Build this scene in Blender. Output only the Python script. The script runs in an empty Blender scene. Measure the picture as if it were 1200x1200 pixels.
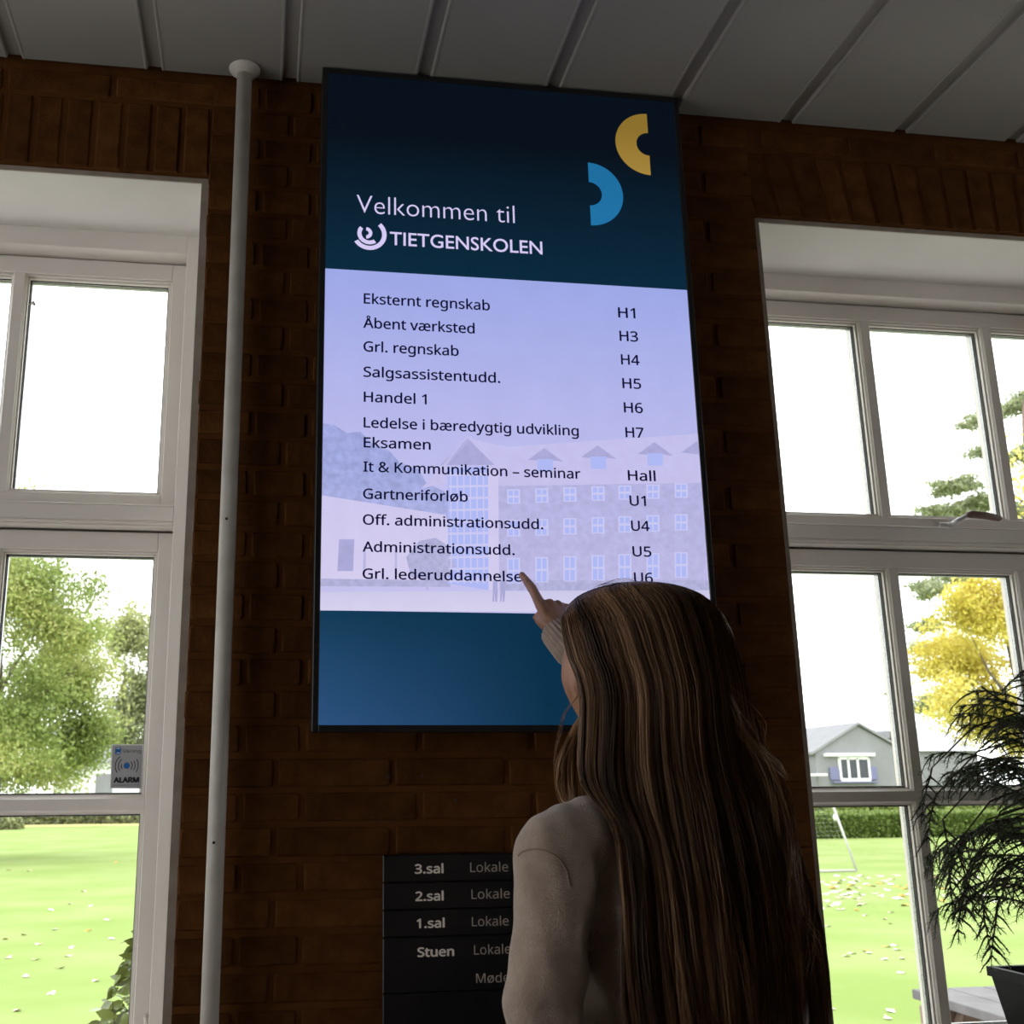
import bpy, math, random
import numpy as np
from mathutils import Vector, Matrix, Quaternion
rnd = random.Random(7); NR = np.random.default_rng(11)
scene = bpy.context.scene; COL = scene.collection
PI = math.pi

# ------------------------------------------------------------ camera (solved from the walls, the windows and the screen)
F_PX, CX, CY = 1280.9, 496.9, 596.8
YAW, PITCH, ROLL = .1495, .2514, .0088
CAM = np.array([-.5143, -2.2032, 1.35])
def _rot(y, p, r):
    cy, sy, cp, sp = math.cos(y), math.sin(y), math.cos(p), math.sin(p)
    fw = np.array([sy*cp, cy*cp, sp]); rt = np.array([cy, -sy, 0]); dn = np.cross(fw, rt)
    cr, sr = math.cos(r), math.sin(r)
    return np.array([cr*rt+sr*dn, -sr*rt+cr*dn, fw])
ROT = _rot(YAW, PITCH, ROLL)
def ray(x, y): return ROT.T @ np.array([(x-CX)/F_PX, (y-CY)/F_PX, 1.])
def onY(x, y, Y): d = ray(x, y); return CAM+d*(Y-CAM[1])/d[1]
def onZ(x, y, Z): d = ray(x, y); return CAM+d*(Z-CAM[2])/d[2]
def at(x, y, dep): return CAM+ray(x, y)*dep

cam_d = bpy.data.cameras.new('camera'); cam = bpy.data.objects.new('camera', cam_d); COL.objects.link(cam)
cam_d.sensor_width = 36; cam_d.sensor_fit = 'HORIZONTAL'; cam_d.lens = 36*F_PX/1200
cam_d.shift_x = (600-CX)/1200; cam_d.shift_y = -(600-CY)/1200
cam_d.clip_start = .02; cam_d.clip_end = 500
cam_d.dof.use_dof = True; cam_d.dof.focus_distance = 1.95; cam_d.dof.aperture_fstop = 11
m = Matrix.Identity(4)
for i, v in enumerate((ROT[0], -ROT[1], -ROT[2])):
    for j in range(3): m[j][i] = v[j]
for j in range(3): m[j][3] = CAM[j]
cam.matrix_world = m; scene.camera = cam
# ------------------------------------------------------------ sky and exposure
world = bpy.data.worlds.new('overcast_sky'); scene.world = world; world.use_nodes = True
wn = world.node_tree.nodes; wn['Background'].inputs[0].default_value = (.97, .985, 1, 1); wn['Background'].inputs[1].default_value = 3.7
scene.view_settings.view_transform = 'Standard'; scene.view_settings.look = 'None'
scene.view_settings.exposure = 0; scene.view_settings.gamma = 1; scene.view_settings.use_curve_mapping = False
scene.cycles.max_bounces = 10; scene.cycles.diffuse_bounces = 6; scene.cycles.transparent_max_bounces = 24
scene.cycles.sample_clamp_indirect = 6

GZ = -.15          # the lawn outside
CEIL = 2.915
HEAD = 2.672       # underside of the bricks over the windows
YF, YS = .2637, .3187   # room faces of window frame and of its sashes
XL, XR = -.656, .620    # sides of the brick pier
WL, WR = -1.922, 1.886  # far sides of the two window openings
SILL = .70

# ------------------------------------------------------------ helpers
def lin(c): return tuple(((v/255)/12.92 if v/255 <= .04045 else ((v/255+.055)/1.055)**2.4) for v in c)+(1,)
def tag(o, label=None, cat=None, group=None, kind=None):
    if label: o['label'] = label
    if cat: o['category'] = cat
    if group: o['group'] = group
    if kind: o['kind'] = kind
    return o
def empty(name, loc=(0, 0, 0), label=None, cat=None, group=None, kind=None):
    o = bpy.data.objects.new(name, None); COL.objects.link(o); o.location = loc; o.empty_display_size = .05
    return tag(o, label, cat, group, kind)
def link(name, me, parent=None, loc=None):
    o = bpy.data.objects.new(name, me); COL.objects.link(o)
    if loc is not None: o.location = loc
    if parent is not None:
        o.parent = parent
        if loc is None: o.matrix_parent_inverse = Matrix.Translation(parent.location).inverted() if parent.parent is None else (PINV(parent))
    return o
def PINV(p):
    mm = Matrix.Identity(4); q = p
    while q is not None:
        mm = (Matrix.Translation(q.location) if q.parent is None else q.matrix_parent_inverse @ Matrix.Translation(q.location)) @ mm
        q = q.parent
    return mm.inverted()
class MB:
    def __init__(s): s.v = []; s.f = []; s.mi = []; s.cur = 0
    def add(s, vs, fs):
        b = len(s.v); s.v += [tuple(map(float, v)) for v in vs]; s.f += [tuple(b+i for i in f) for f in fs]; s.mi += [s.cur]*len(fs); return s
    def box(s, x0, x1, y0, y1, z0, z1, bv=0):
        if bv <= 0:
            vs = [(x, y, z) for x in (x0, x1) for y in (y0, y1) for z in (z0, z1)]
            return s.add(vs, [(0, 1, 3, 2), (4, 6, 7, 5), (0, 4, 5, 1), (2, 3, 7, 6), (0, 2, 6, 4), (1, 5, 7, 3)])
        X, Y, Z = (x0, x1), (y0, y1), (z0, z1); vs = []; idx = {}
        for i in (0, 1):
            for j in (0, 1):
                for k in (0, 1):
                    sx, sy, sz = (1, -1)[i], (1, -1)[j], (1, -1)[k]
                    for a in range(3):
                        idx[i, j, k, a] = len(vs)
                        vs.append((X[i]+(0 if a == 0 else sx*bv), Y[j]+(0 if a == 1 else sy*bv), Z[k]+(0 if a == 2 else sz*bv)))
        fs = []
        for i in (0, 1):
            q = [idx[i, j, k, 0] for j, k in ((0, 0), (0, 1), (1, 1), (1, 0))]; fs.append(q if i == 0 else q[::-1])
            q = [idx[j, i, k, 1] for j, k in ((0, 0), (0, 1), (1, 1), (1, 0))]; fs.append(q[::-1] if i == 0 else q)
            q = [idx[j, k, i, 2] for j, k in ((0, 0), (0, 1), (1, 1), (1, 0))]; fs.append(q if i == 0 else q[::-1])
        for j in (0, 1):
            for k in (0, 1):
                fs.append([idx[0, j, k, 1], idx[1, j, k, 1], idx[1, j, k, 2], idx[0, j, k, 2]])
                fs.append([idx[j, 0, k, 0], idx[j, 1, k, 0], idx[j, 1, k, 2], idx[j, 0, k, 2]])
                fs.append([idx[j, k, 0, 0], idx[j, k, 1, 0], idx[j, k, 1, 1], idx[j, k, 0, 1]])
        for c in [(i, j, k) for i in (0, 1) for j in (0, 1) for k in (0, 1)]:
            fs.append([idx[c+(0,)], idx[c+(1,)], idx[c+(2,)]])
        return s.add(vs, fs)
    def tube(s, pts, rad, n=12, caps=True):
        pts = [np.array(p, float) for p in pts]; N = len(pts); rings = []
        if not hasattr(rad, '__len__'): rad = [rad]*N
        up = None
        for i in range(N):
            t = pts[min(i+1, N-1)]-pts[max(i-1, 0)]; t = t/(np.linalg.norm(t)+1e-12)
            if up is None: up = np.array([0, 0, 1.]) if abs(t[2]) < .9 else np.array([1., 0, 0])
            a = up-t*(up@t); a /= np.linalg.norm(a)+1e-12; b = np.cross(t, a); up = a
            r = rad[i]; ra, rb = (r, r) if not hasattr(r, '__len__') else r
            rings.append([pts[i]+a*ra*math.cos(2*PI*k/n)+b*rb*math.sin(2*PI*k/n) for k in range(n)])
        vs = [v for r in rings for v in r]
        fs = [(i*n+k, i*n+(k+1) % n, (i+1)*n+(k+1) % n, (i+1)*n+k) for i in range(N-1) for k in range(n)]
        if caps: fs += [tuple(range(n))[::-1], tuple((N-1)*n+k for k in range(n))]
        return s.add(vs, fs)
    def build(s, name, mat, parent=None, smooth=False, rec=True):
        me = bpy.data.meshes.new(name); me.from_pydata(s.v, [], s.f)
        for mt in (mat if isinstance(mat, (list, tuple)) else [mat]): me.materials.append(mt)
        if isinstance(mat, (list, tuple)): me.polygons.foreach_set('material_index', s.mi)
        if rec: recalc(me)
        if smooth: me.polygons.foreach_set('use_smooth', [True]*len(me.polygons))
        me.update(); return link(name, me, parent)
import bmesh
def recalc(me):
    b = bmesh.new(); b.from_mesh(me); bmesh.ops.recalc_face_normals(b, faces=b.faces); b.to_mesh(me); b.free()
def bigmesh(name, verts, quads, mats, parent=None, smooth=False, attr=None, tri=False):
    """numpy arrays to one mesh"""
    me = bpy.data.meshes.new(name); nv = len(verts); k = 3 if tri else 4; nf = len(quads)
    me.vertices.add(nv); me.vertices.foreach_set('co', np.asarray(verts, np.float32).ravel())
    me.loops.add(nf*k); me.loops.foreach_set('vertex_index', np.asarray(quads, np.int32).ravel())
    me.polygons.add(nf); me.polygons.foreach_set('loop_start', np.arange(nf, dtype=np.int32)*k)
    me.update(calc_edges=True)
    for mt in (mats if isinstance(mats, (list, tuple)) else [mats]): me.materials.append(mt)
    if smooth: me.polygons.foreach_set('use_smooth', np.ones(nf, bool))
    if attr is not None:
        a = me.attributes.new('vary', 'FLOAT', 'POINT'); a.data.foreach_set('value', np.asarray(attr, np.float32))
    return link(name, me, parent)

# ------------------------------------------------------------ materials
def mat(name, col, rough=.6, spec=.5, metal=0, col2=None, scale=30, bump=0, bscale=200, rand=0, detail=4, emit=None, sheen=0, anis=0):
    """principled surface: noise between col and col2, per-object brightness variation, fine bump"""
    m = bpy.data.materials.new(name); m.use_nodes = True; nt = m.node_tree; N = nt.nodes; L = nt.links; b = N['Principled BSDF']
    b.inputs['Roughness'].default_value = rough; b.inputs['Specular IOR Level'].default_value = spec; b.inputs['Metallic'].default_value = metal
    tc = N.new('ShaderNodeTexCoord')
    nz = N.new('ShaderNodeTexNoise'); nz.inputs['Scale'].default_value = scale; nz.inputs['Detail'].default_value = detail
    L.new(tc.outputs['Object'], nz.inputs['Vector'])
    rp = N.new('ShaderNodeValToRGB'); rp.color_ramp.elements[0].position = .35; rp.color_ramp.elements[1].position = .65
    c2 = col2 or tuple(min(1, v*1.08) for v in col[:3])+(1,)
    rp.color_ramp.elements[0].color = tuple(col[:3])+(1,); rp.color_ramp.elements[1].color = tuple(c2[:3])+(1,)
    L.new(nz.outputs['Fac'], rp.inputs['Fac']); out = rp.outputs['Color']
    if rand:
        oi = N.new('ShaderNodeObjectInfo'); mr = N.new('ShaderNodeMapRange'); mr.inputs[3].default_value = 1-rand; mr.inputs[4].default_value = 1+rand
        L.new(oi.outputs['Random'], mr.inputs[0])
        hv = N.new('ShaderNodeHueSaturation'); L.new(mr.outputs[0], hv.inputs['Value']); L.new(out, hv.inputs['Color']); out = hv.outputs['Color']
    L.new(out, b.inputs['Base Color'])
    if bump:
        n2 = N.new('ShaderNodeTexNoise'); n2.inputs['Scale'].default_value = bscale; n2.inputs['Detail'].default_value = 6; L.new(tc.outputs['Object'], n2.inputs['Vector'])
        bp = N.new('ShaderNodeBump'); bp.inputs['Strength'].default_value = bump; bp.inputs['Distance'].default_value = .004
        L.new(n2.outputs['Fac'], bp.inputs['Height']); L.new(bp.outputs[0], b.inputs['Normal'])
    if sheen: b.inputs['Sheen Weight'].default_value = sheen; b.inputs['Sheen Roughness'].default_value = .5
    if anis: b.inputs['Anisotropic'].default_value = anis
    return m
def emis(name, c1, c2=None, z0=0, z1=1, noise=0, nscale=30, x1=None, xr=(-.4, .4)):
    """the picture on the screen: an emitted colour, ramped in height (and across) for the image and for painted-in viewing-angle falloff"""
    m = bpy.data.materials.new(name); m.use_nodes = True; nt = m.node_tree; N = nt.nodes; L = nt.links; N.clear()
    o = N.new('ShaderNodeOutputMaterial'); e = N.new('ShaderNodeEmission'); g = N.new('ShaderNodeBsdfGlossy'); ad = N.new('ShaderNodeMixShader')
    g.inputs['Roughness'].default_value = .35; ad.inputs[0].default_value = .02
    L.new(e.outputs[0], ad.inputs[1]); L.new(g.outputs[0], ad.inputs[2]); L.new(ad.outputs[0], o.inputs[0])
    geo = N.new('ShaderNodeNewGeometry'); sp = N.new('ShaderNodeSeparateXYZ'); L.new(geo.outputs['Position'], sp.inputs[0])
    mr = N.new('ShaderNodeMapRange'); mr.inputs[1].default_value = z0; mr.inputs[2].default_value = z1; L.new(sp.outputs['Z'], mr.inputs[0])
    mx = N.new('ShaderNodeMix'); mx.data_type = 'RGBA'; mx.inputs['A'].default_value = lin(c1); mx.inputs['B'].default_value = lin(c2 or c1)
    L.new(mr.outputs[0], mx.inputs['Factor']); out = mx.outputs['Result']
    if x1:
        m3 = N.new('ShaderNodeMapRange'); m3.inputs[1].default_value = xr[0]; m3.inputs[2].default_value = xr[1]; L.new(sp.outputs['X'], m3.inputs[0])
        m4 = N.new('ShaderNodeMix'); m4.data_type = 'RGBA'; m4.inputs['B'].default_value = lin(x1); L.new(out, m4.inputs['A']); L.new(m3.outputs[0], m4.inputs['Factor']); out = m4.outputs['Result']
    if noise:
        nz = N.new('ShaderNodeTexNoise'); nz.inputs['Scale'].default_value = nscale; nz.inputs['Detail'].default_value = 5; L.new(geo.outputs['Position'], nz.inputs['Vector'])
        m2 = N.new('ShaderNodeMapRange'); m2.inputs[1].default_value = .3; m2.inputs[2].default_value = .7; m2.inputs[3].default_value = 1-noise; m2.inputs[4].default_value = 1+noise; L.new(nz.outputs['Fac'], m2.inputs[0])
        L.new(m2.outputs[0], e.inputs['Strength'])
    L.new(out, e.inputs['Color']); return m
def leafmat(name, cols, trans=.35, rough=.5, spec=.3):
    m = bpy.data.materials.new(name); m.use_nodes = True; nt = m.node_tree; N = nt.nodes; L = nt.links; b = N['Principled BSDF']; o = N['Material Output']
    a = N.new('ShaderNodeAttribute'); a.attribute_name = 'vary'; rp = N.new('ShaderNodeValToRGB'); cr = rp.color_ramp
    while len(cr.elements) < len(cols): cr.elements.new(.5)
    for i, c in enumerate(cols): cr.elements[i].position = i/(len(cols)-1); cr.elements[i].color = tuple(c)+(1,)
    L.new(a.outputs['Fac'], rp.inputs['Fac']); L.new(rp.outputs[0], b.inputs['Base Color']); b.inputs['Roughness'].default_value = rough; b.inputs['Specular IOR Level'].default_value = spec
    t = N.new('ShaderNodeBsdfTranslucent'); L.new(rp.outputs[0], t.inputs['Color']); mx = N.new('ShaderNodeMixShader'); mx.inputs[0].default_value = trans
    L.new(b.outputs[0], mx.inputs[1]); L.new(t.outputs[0], mx.inputs[2]); L.new(mx.outputs[0], o.inputs['Surface']); return m
def glassmat(name):
    m = bpy.data.materials.new(name); m.use_nodes = True; nt = m.node_tree; N = nt.nodes; L = nt.links; N.clear()
    o = N.new('ShaderNodeOutputMaterial'); t = N.new('ShaderNodeBsdfTransparent'); g = N.new('ShaderNodeBsdfGlossy'); f = N.new('ShaderNodeFresnel'); mx = N.new('ShaderNodeMixShader')
    t.inputs[0].default_value = (.97, .985, .975, 1); g.inputs['Roughness'].default_value = .01; f.inputs[0].default_value = 1.45
    ge = N.new('ShaderNodeNewGeometry'); mr = N.new('ShaderNodeMapRange'); mr.inputs[3].default_value = 1.45; mr.inputs[4].default_value = 1/1.45   # same reflectance at both faces of the pane
    L.new(ge.outputs['Backfacing'], mr.inputs[0]); L.new(mr.outputs[0], f.inputs[0])
    L.new(f.outputs[0], mx.inputs[0]); L.new(t.outputs[0], mx.inputs[1]); L.new(g.outputs[0], mx.inputs[2]); L.new(mx.outputs[0], o.inputs[0]); return m

M = dict(
    brick=mat('brick', (.052, .0178, .0042), .85, .05, col2=(.084, .033, .0085), scale=22, bump=.5, bscale=90, rand=.22),
    mortar=mat('mortar', (.086, .033, .0088), .92, .04, col2=(.064, .023, .0056), scale=14, bump=.6, bscale=60),
    plaster=mat('plaster', (.66, .635, .60), .8, .2, col2=(.69, .665, .63), scale=6, bump=.15, bscale=60),
    white=mat('white_paint', (.66, .61, .56), .42, .45, col2=(.69, .64, .59), scale=8, bump=.05, bscale=80),
    ceiling=mat('ceiling_panel', (.225, .212, .19), .65, .25, col2=(.24, .226, .203), scale=4),
    room=mat('room_wall', (.42, .36, .31), .9, .1), floor=mat('floor_tile', (.26, .21, .17), .45, .4, scale=5),
    black=mat('black_plastic', (.008, .008, .009), .35, .5), plaque=mat('black_panel', (.006, .006, .007), .28, .5),
    pole=mat('pipe_paint', (.42, .39, .34), .45, .4, col2=(.48, .45, .40), scale=20),
    gasket=mat('gasket', (.02, .02, .022), .6, .3), spacer=mat('spacer', (.45, .46, .47), .35, .5, metal=.6, scale=300, col2=(.2, .2, .2)),
    steel=mat('steel', (.62, .62, .63), .35, .5, metal=.35), grip=mat('handle_grip', (.14, .085, .06), .45, .4),
    letter=mat('sign_letters', (.36, .31, .27), .5, .4), bold=mat('sign_bold_letters', (.75, .68, .60), .5, .4), glass=glassmat('glass'))
def cyl(s, x, y, z0, z1, r, n=24): return s.tube([(x, y, z0), (x, y, z1)], r, n)

# ------------------------------------------------------------ the wall with its bricks
PITCHZ, Z0 = .06485, 1.2931
w = MB()
w.box(XL+.0, XR, .0032, .40, 0, 3.02)                      # pier
w.box(-4.2, XL, .0032, .40, HEAD, 3.02); w.box(XR, 5.2, .0032, .40, HEAD, 3.02)
w.box(-4.2, XL, .004, .40, 0, SILL-.03); w.box(XR, 5.2, .004, .40, 0, SILL-.03)
w.box(-4.2, WL, .004, .40, SILL-.03, HEAD); w.box(WR, 5.2, .004, .40, SILL-.03, HEAD)
wall = w.build('wall_front', M['mortar']); wall['kind'] = 'structure'
BR = {}
def brick_mesh(kind, L, H, v):
    """a brick with worn rounded edges, slightly out of true"""
    k = (kind, v)
    if k in BR: return BR[k]
    r = random.Random(hash((len(kind), v, round(L*1000))) & 0xffff); mb = MB(); D = .1
    j = lambda a: r.uniform(-a, a)
    def ring(inset, y, n=8):
        x, z = L/2-inset, H/2-inset; c = .0035
        ps = [(-x+c, -z), (x-c, -z), (x, -z+c), (x, z-c), (x-c, z), (-x+c, z), (-x, z-c), (-x, -z+c)]
        return [(px+j(.0012), y+j(.0006), pz+j(.0012)) for px, pz in ps]
    R = [ring(0, D), ring(0, .006), ring(.0010, .0018), ring(.0035, -.0006)]
    mb.add([p for q in R for p in q], [(i*8+k2, i*8+(k2+1) % 8, (i+1)*8+(k2+1) % 8, (i+1)*8+k2) for i in range(3) for k2 in range(8)]+[tuple(24+k2 for k2 in range(8))])
    me = bpy.data.meshes.new('brick'); me.from_pydata(mb.v, [], mb.f); me.materials.append(M['brick']); recalc(me)
    BR[k] = me; return me
def add_brick(kind, x0, x1, z0, z1, tilt=0):
    L, H = x1-x0, z1-z0
    me = brick_mesh(kind+str(round(L, 2))+str(round(H, 2)), L, H, rnd.randrange(4))
    o = bpy.data.objects.new('brick', me); COL.objects.link(o); o.parent = wall
    o.location = ((x0+x1)/2, rnd.uniform(-.0015, .001), (z0+z1)/2+rnd.uniform(-.0008, .0008))
    o.rotation_euler = (rnd.uniform(-.006, .006), tilt+rnd.uniform(-.006, .006), rnd.uniform(-.005, .005)); return o
J = .011
def joints(k):
    return [-.656, -.5453, -.4263, -.196, .034, .264, .494, .620] if k % 2 == 0 else [-.656, -.4786, -.2499, -.02, .21, .44, .620]
low = MB()
for k in range(-20, 25):
    z0 = Z0+k*PITCHZ; z1 = z0+PITCHZ-J
    if z1 > 2.93: continue
    js = joints(k)
    for a, b in zip(js[:-1], js[1:]):
        x0 = a+(J/2 if a > XL else 0); x1 = b-(J/2 if b < XR else 0)
        if k >= -7: add_brick('s', x0, x1, z0, z1)
        elif z0 > 0: low.box(x0, x1, -.001, .1, z0, z1, .002)
# courses over the windows: a soldier course and one of stretchers above it
ST, SB = 2.838, HEAD
def soldier(xb0, xb1, xt0, xt1, keep=True):
    r = rnd.uniform; y0 = r(-.0012, .0006); D = .1
    mb = MB(); c = .004
    def ring(ins, y):
        q = [(xb0+ins, SB+ins), (xb1-ins, SB+ins), (xt1-ins, ST-ins), (xt0+ins, ST-ins)]
        return [(x+r(-.001, .001), y, z+r(-.001, .001)) for x, z in q]
    R = [ring(0, D), ring(0, y0+.006), ring(.001, y0+.0016), ring(.004, y0)]
    mb.add([p for q in R for p in q], [(i*4+k2, i*4+(k2+1) % 4, (i+1)*4+(k2+1) % 4, (i+1)*4+k2) for i in range(3) for k2 in range(4)]+[tuple(12+k2 for k2 in range(4))])
    mb.build('brick', M['brick'], wall)
n = 19
for side in (0, 1):
    xs = [XL-.0635*i for i in range(21)] if side == 0 else [XR+.0635*i for i in range(21)]
    lean = [0]*21 if side == 0 else [-.037*(1-i/10) for i in range(21)]
    lim = 10 if side == 0 else 14
    for i in range(20 if side == 0 else 20):
        a, b = (xs[i+1], xs[i]) if side == 0 else (xs[i], xs[i+1]); la, lb = (lean[i+1], lean[i]) if side == 0 else (lean[i], lean[i+1])
        if i < lim: soldier(a+J/2, b-J/2+(0.003 if i == 0 and side == 0 else 0), a+la+J/2, b+lb-J/2)
        else: low.box(a+J/2, b-J/2, -.001, .1, SB, ST, .002)
for x in (-1.236, -1.005, -.774): add_brick('s', x+J/2-.1, x+.23-J/2-.1+(.0), 2.850, 2.9035)
for x in (.648, .878, 1.108, 1.338): add_brick('s', x+J/2, x+.23-J/2, 2.850, 2.9035)
for x in np.arange(-4.1, -1.5, .23): low.box(x+J/2, x+.23-J/2, -.001, .1, 2.850, 2.9035, .002)
for x in np.arange(1.568, 5, .23): low.box(x+J/2, x+.23-J/2, -.001, .1, 2.850, 2.9035, .002)
for k in range(-20, 21):
    z0 = Z0+k*PITCHZ; z1 = z0+PITCHZ-J
    if z0 < 0: continue
    for lo, hi in ((-4.1, WL), (WR, 5.1)):
        x = lo-(.115 if k % 2 else 0)
        while x < hi-.02:
            a, b = max(lo, x+J/2), min(hi, x+.23-J/2)
            if b-a > .03: low.box(a, b, -.001, .1, z0, z1, .002)
            x += .23
    if z1 < SILL-.04:
        for lo, hi in ((WL, XL), (XR, WR)):
            x = lo-(.115 if k % 2 else 0)
            while x < hi-.02:
                a, b = max(lo, x+J/2), min(hi, x+.23-J/2)
                if b-a > .03: low.box(a, b, -.001, .1, z0, z1, .002)
                x += .23
o = low.build('brick_courses', M['brick'], wall); o['kind'] = 'stuff'
# old plug holes and a screw in the brickwork
h = MB()
for px, py, r in ((455, 910.5, .0035), (495, 909, .0028), (534, 938, .0025)):
    p = onY(px, py, -.0015); h.tube([(p[0], p[1]-.0012, p[2]), (p[0], p[1]+.004, p[2])], r, 10)
h.build('plug_hole', M['gasket'], wall)

# ------------------------------------------------------------ floor, ceiling, the rest of the room
b = MB().box(-4.2, 5.2, -6.2, .4, -.12, 0).build('floor', M['floor']); b['kind'] = 'structure'
b = MB(); b.box(3.6, 3.8, -6.0, -1.75, 0, 3.02); b.box(3.6, 3.8, -.45, 0, 0, 3.02); b.box(3.6, 3.8, -1.75, -.45, 0, .5); b.box(3.6, 3.8, -1.75, -.45, 2.75, 3.02)  # unseen wall; its opening is added to light the right side
b.box(3.67, 3.73, -1.13, -1.07, .5, 2.75)
b = b.build('wall_right', M['room']); b['kind'] = 'structure'
b = MB(); b.box(-4.2, 5.2, -6.2, -6.0, 0, 3.02); b = b.build('wall_back', M['room']); b['kind'] = 'structure'
b = MB(); b.box(-3.0, -2.8, -6.0, -2.5, 0, 3.02); b.box(-3.0, -2.8, -.3, 0, 0, 3.02); b.box(-3.0, -2.8, -2.5, -.3, 0, .5); b.box(-3.0, -2.8, -2.5, -.3, 2.75, 3.02)
for yy in (-1.03, -1.77): b.box(-2.93, -2.87, yy-.03, yy+.03, .5, 2.75)
b = b.build('wall_left', M['room']); b['kind'] = 'structure'
c = MB().box(-4.2, 5.2, -6.2, .4, 3.02, 3.14).build('ceiling', M['gasket']); c['kind'] = 'structure'
PW = .27
def plank_mesh():
    mb = MB(); y0, y1 = -6.0, -.016; Z = CEIL
    prof = [(0, Z+.03), (0, Z+.0025), (.0025, Z), (.006, Z), (.0075, Z+.0012), (PW-.0075, Z+.0012), (PW-.006, Z), (PW-.0025, Z), (PW, Z+.0025), (PW, Z+.03)]
    k = len(prof); mb.add([(x, y, z) for y in (y0, y1) for x, z in prof], [(i, i+1, k+i+1, k+i) for i in range(k-1)]+[tuple(range(k)), tuple(range(k, 2*k))])
    me = bpy.data.meshes.new('ceiling_plank'); me.from_pydata(mb.v, [], mb.f); me.materials.append(M['ceiling']); recalc(me); return me
pm = plank_mesh()
for k in range(-10, 21):
    o = bpy.data.objects.new('ceiling_plank', pm); COL.objects.link(o); o.parent = c; o.location = (-1.07+.3*k, 0, 0)
cg = MB()
for k in range(-10, 21): x = -1.07+.3*k; cg.box(x-.031, x+.001, -6, -.016, CEIL+.009, CEIL+.03)
cg.build('joint_strip', M['ceiling'], c)

# ------------------------------------------------------------ windows
def profile_bar(mb, a0, a1, c0, c1, axis, half=.0128, outer=.021, ya=YS):
    """a glazing bar: flat nose, stepped bevel, rebate down to the glass. axis 'z' runs along z at x=c"""
    prof = [(-outer, .026), (-outer, .013), (-outer+.004, .011), (-outer+.0045, .006), (-half-.001, .003), (-half+.001, 0), (half-.001, 0), (half+.001, .003), (outer-.0045, .006), (outer-.004, .011), (outer, .013), (outer, .026)]
    k = len(prof)
    if axis == 'z': vs = [(c0+p, ya+q, z) for z in (a0, a1) for p, q in prof]
    else: vs = [(x, ya+q, c0+p) for x in (a0, a1) for p, q in prof]
    mb.add(vs, [(i, (i+1) % k, k+(i+1) % k, k+i) for i in range(k)]+[tuple(range(k)), tuple(range(k, 2*k))])
def sash(name, parent, x0, x1, z0, z1, ix0, ix1, iz0, iz1, vb, hb):
    """x0..z1 outside of the sash, ix0..iz1 its inner sight edge (front), vb/hb glazing bars"""
    s = MB(); Y0, Y1 = YS, YS+.065
    s.box(x0, ix0, Y0, Y1, z0, z1, .002); s.box(ix1, x1, Y0, Y1, z0, z1, .002)
    s.box(ix0, ix1, Y0, Y1, z0, iz0, .002); s.box(ix0, ix1, Y0, Y1, iz1, z1, .002)
    for d, y in ((.004, .006), (.009, .013)):     # stepped moulding round the panes
        s.box(ix0, ix0+d, Y0+y, Y0+.030, iz0, iz1, .001); s.box(ix1-d, ix1, Y0+y, Y0+.030, iz0, iz1, .001)
        s.box(ix0, ix1, Y0+y, Y0+.030, iz0, iz0+d, .001); s.box(ix0, ix1, Y0+y, Y0+.030, iz1-d, iz1, .001)
    so = s.build(name, M['white'], parent)
    for x in vb:
        g = MB(); profile_bar(g, iz0, iz1, x, 0, 'z'); g.box(x-.021, x+.021, YS+.044, YS+.062, iz0, iz1, .003); g.build('glazing_bar', M['white'], so)
    for z in hb:
        g = MB(); profile_bar(g, ix0, ix1, z, 0, 'x', ya=YS+.0005); g.box(ix0, ix1, YS+.0445, YS+.0615, z-.021, z+.021, .003); g.build('glazing_bar', M['white'], so)
    ex = [ix0]+list(vb)+[ix1]; ez = [iz0]+list(hb)+[iz1]; gm = MB()
    for i in range(len(ex)-1):
        for j in range(len(ez)-1):
            a = ex[i]+(.009 if i == 0 else .021); b_ = ex[i+1]-(.009 if i == len(ex)-2 else .021)
            c_ = ez[j]+(.009 if j == 0 else .021); d_ = ez[j+1]-(.009 if j == len(ez)-2 else .021)
            p = MB(); p.box(a-.006, b_+.006, YS+.027, YS+.031, c_-.006, d_+.006); po = p.build('glass_pane', M['glass'], so)
            t = .0022
            for q, (y0, y1, mt, r) in enumerate(((YS+.0225, YS+.0268, 'gasket', .0015), (YS+.0315, YS+.042, 'spacer', .0035))):
                e = MB(); e.box(a, a+r, y0, y1, c_, d_); e.box(b_-r, b_, y0, y1, c_, d_); e.box(a, b_, y0, y1, c_, c_+r); e.box(a, b_, y0, y1, d_-r, d_)
                for vv, ff in ((e.v, e.f),): gm.cur = 0 if mt == 'gasket' else 1; gm.add(vv, ff)
    gm.build('pane_seal', [M['gasket'], M['spacer']], so); return so
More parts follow.
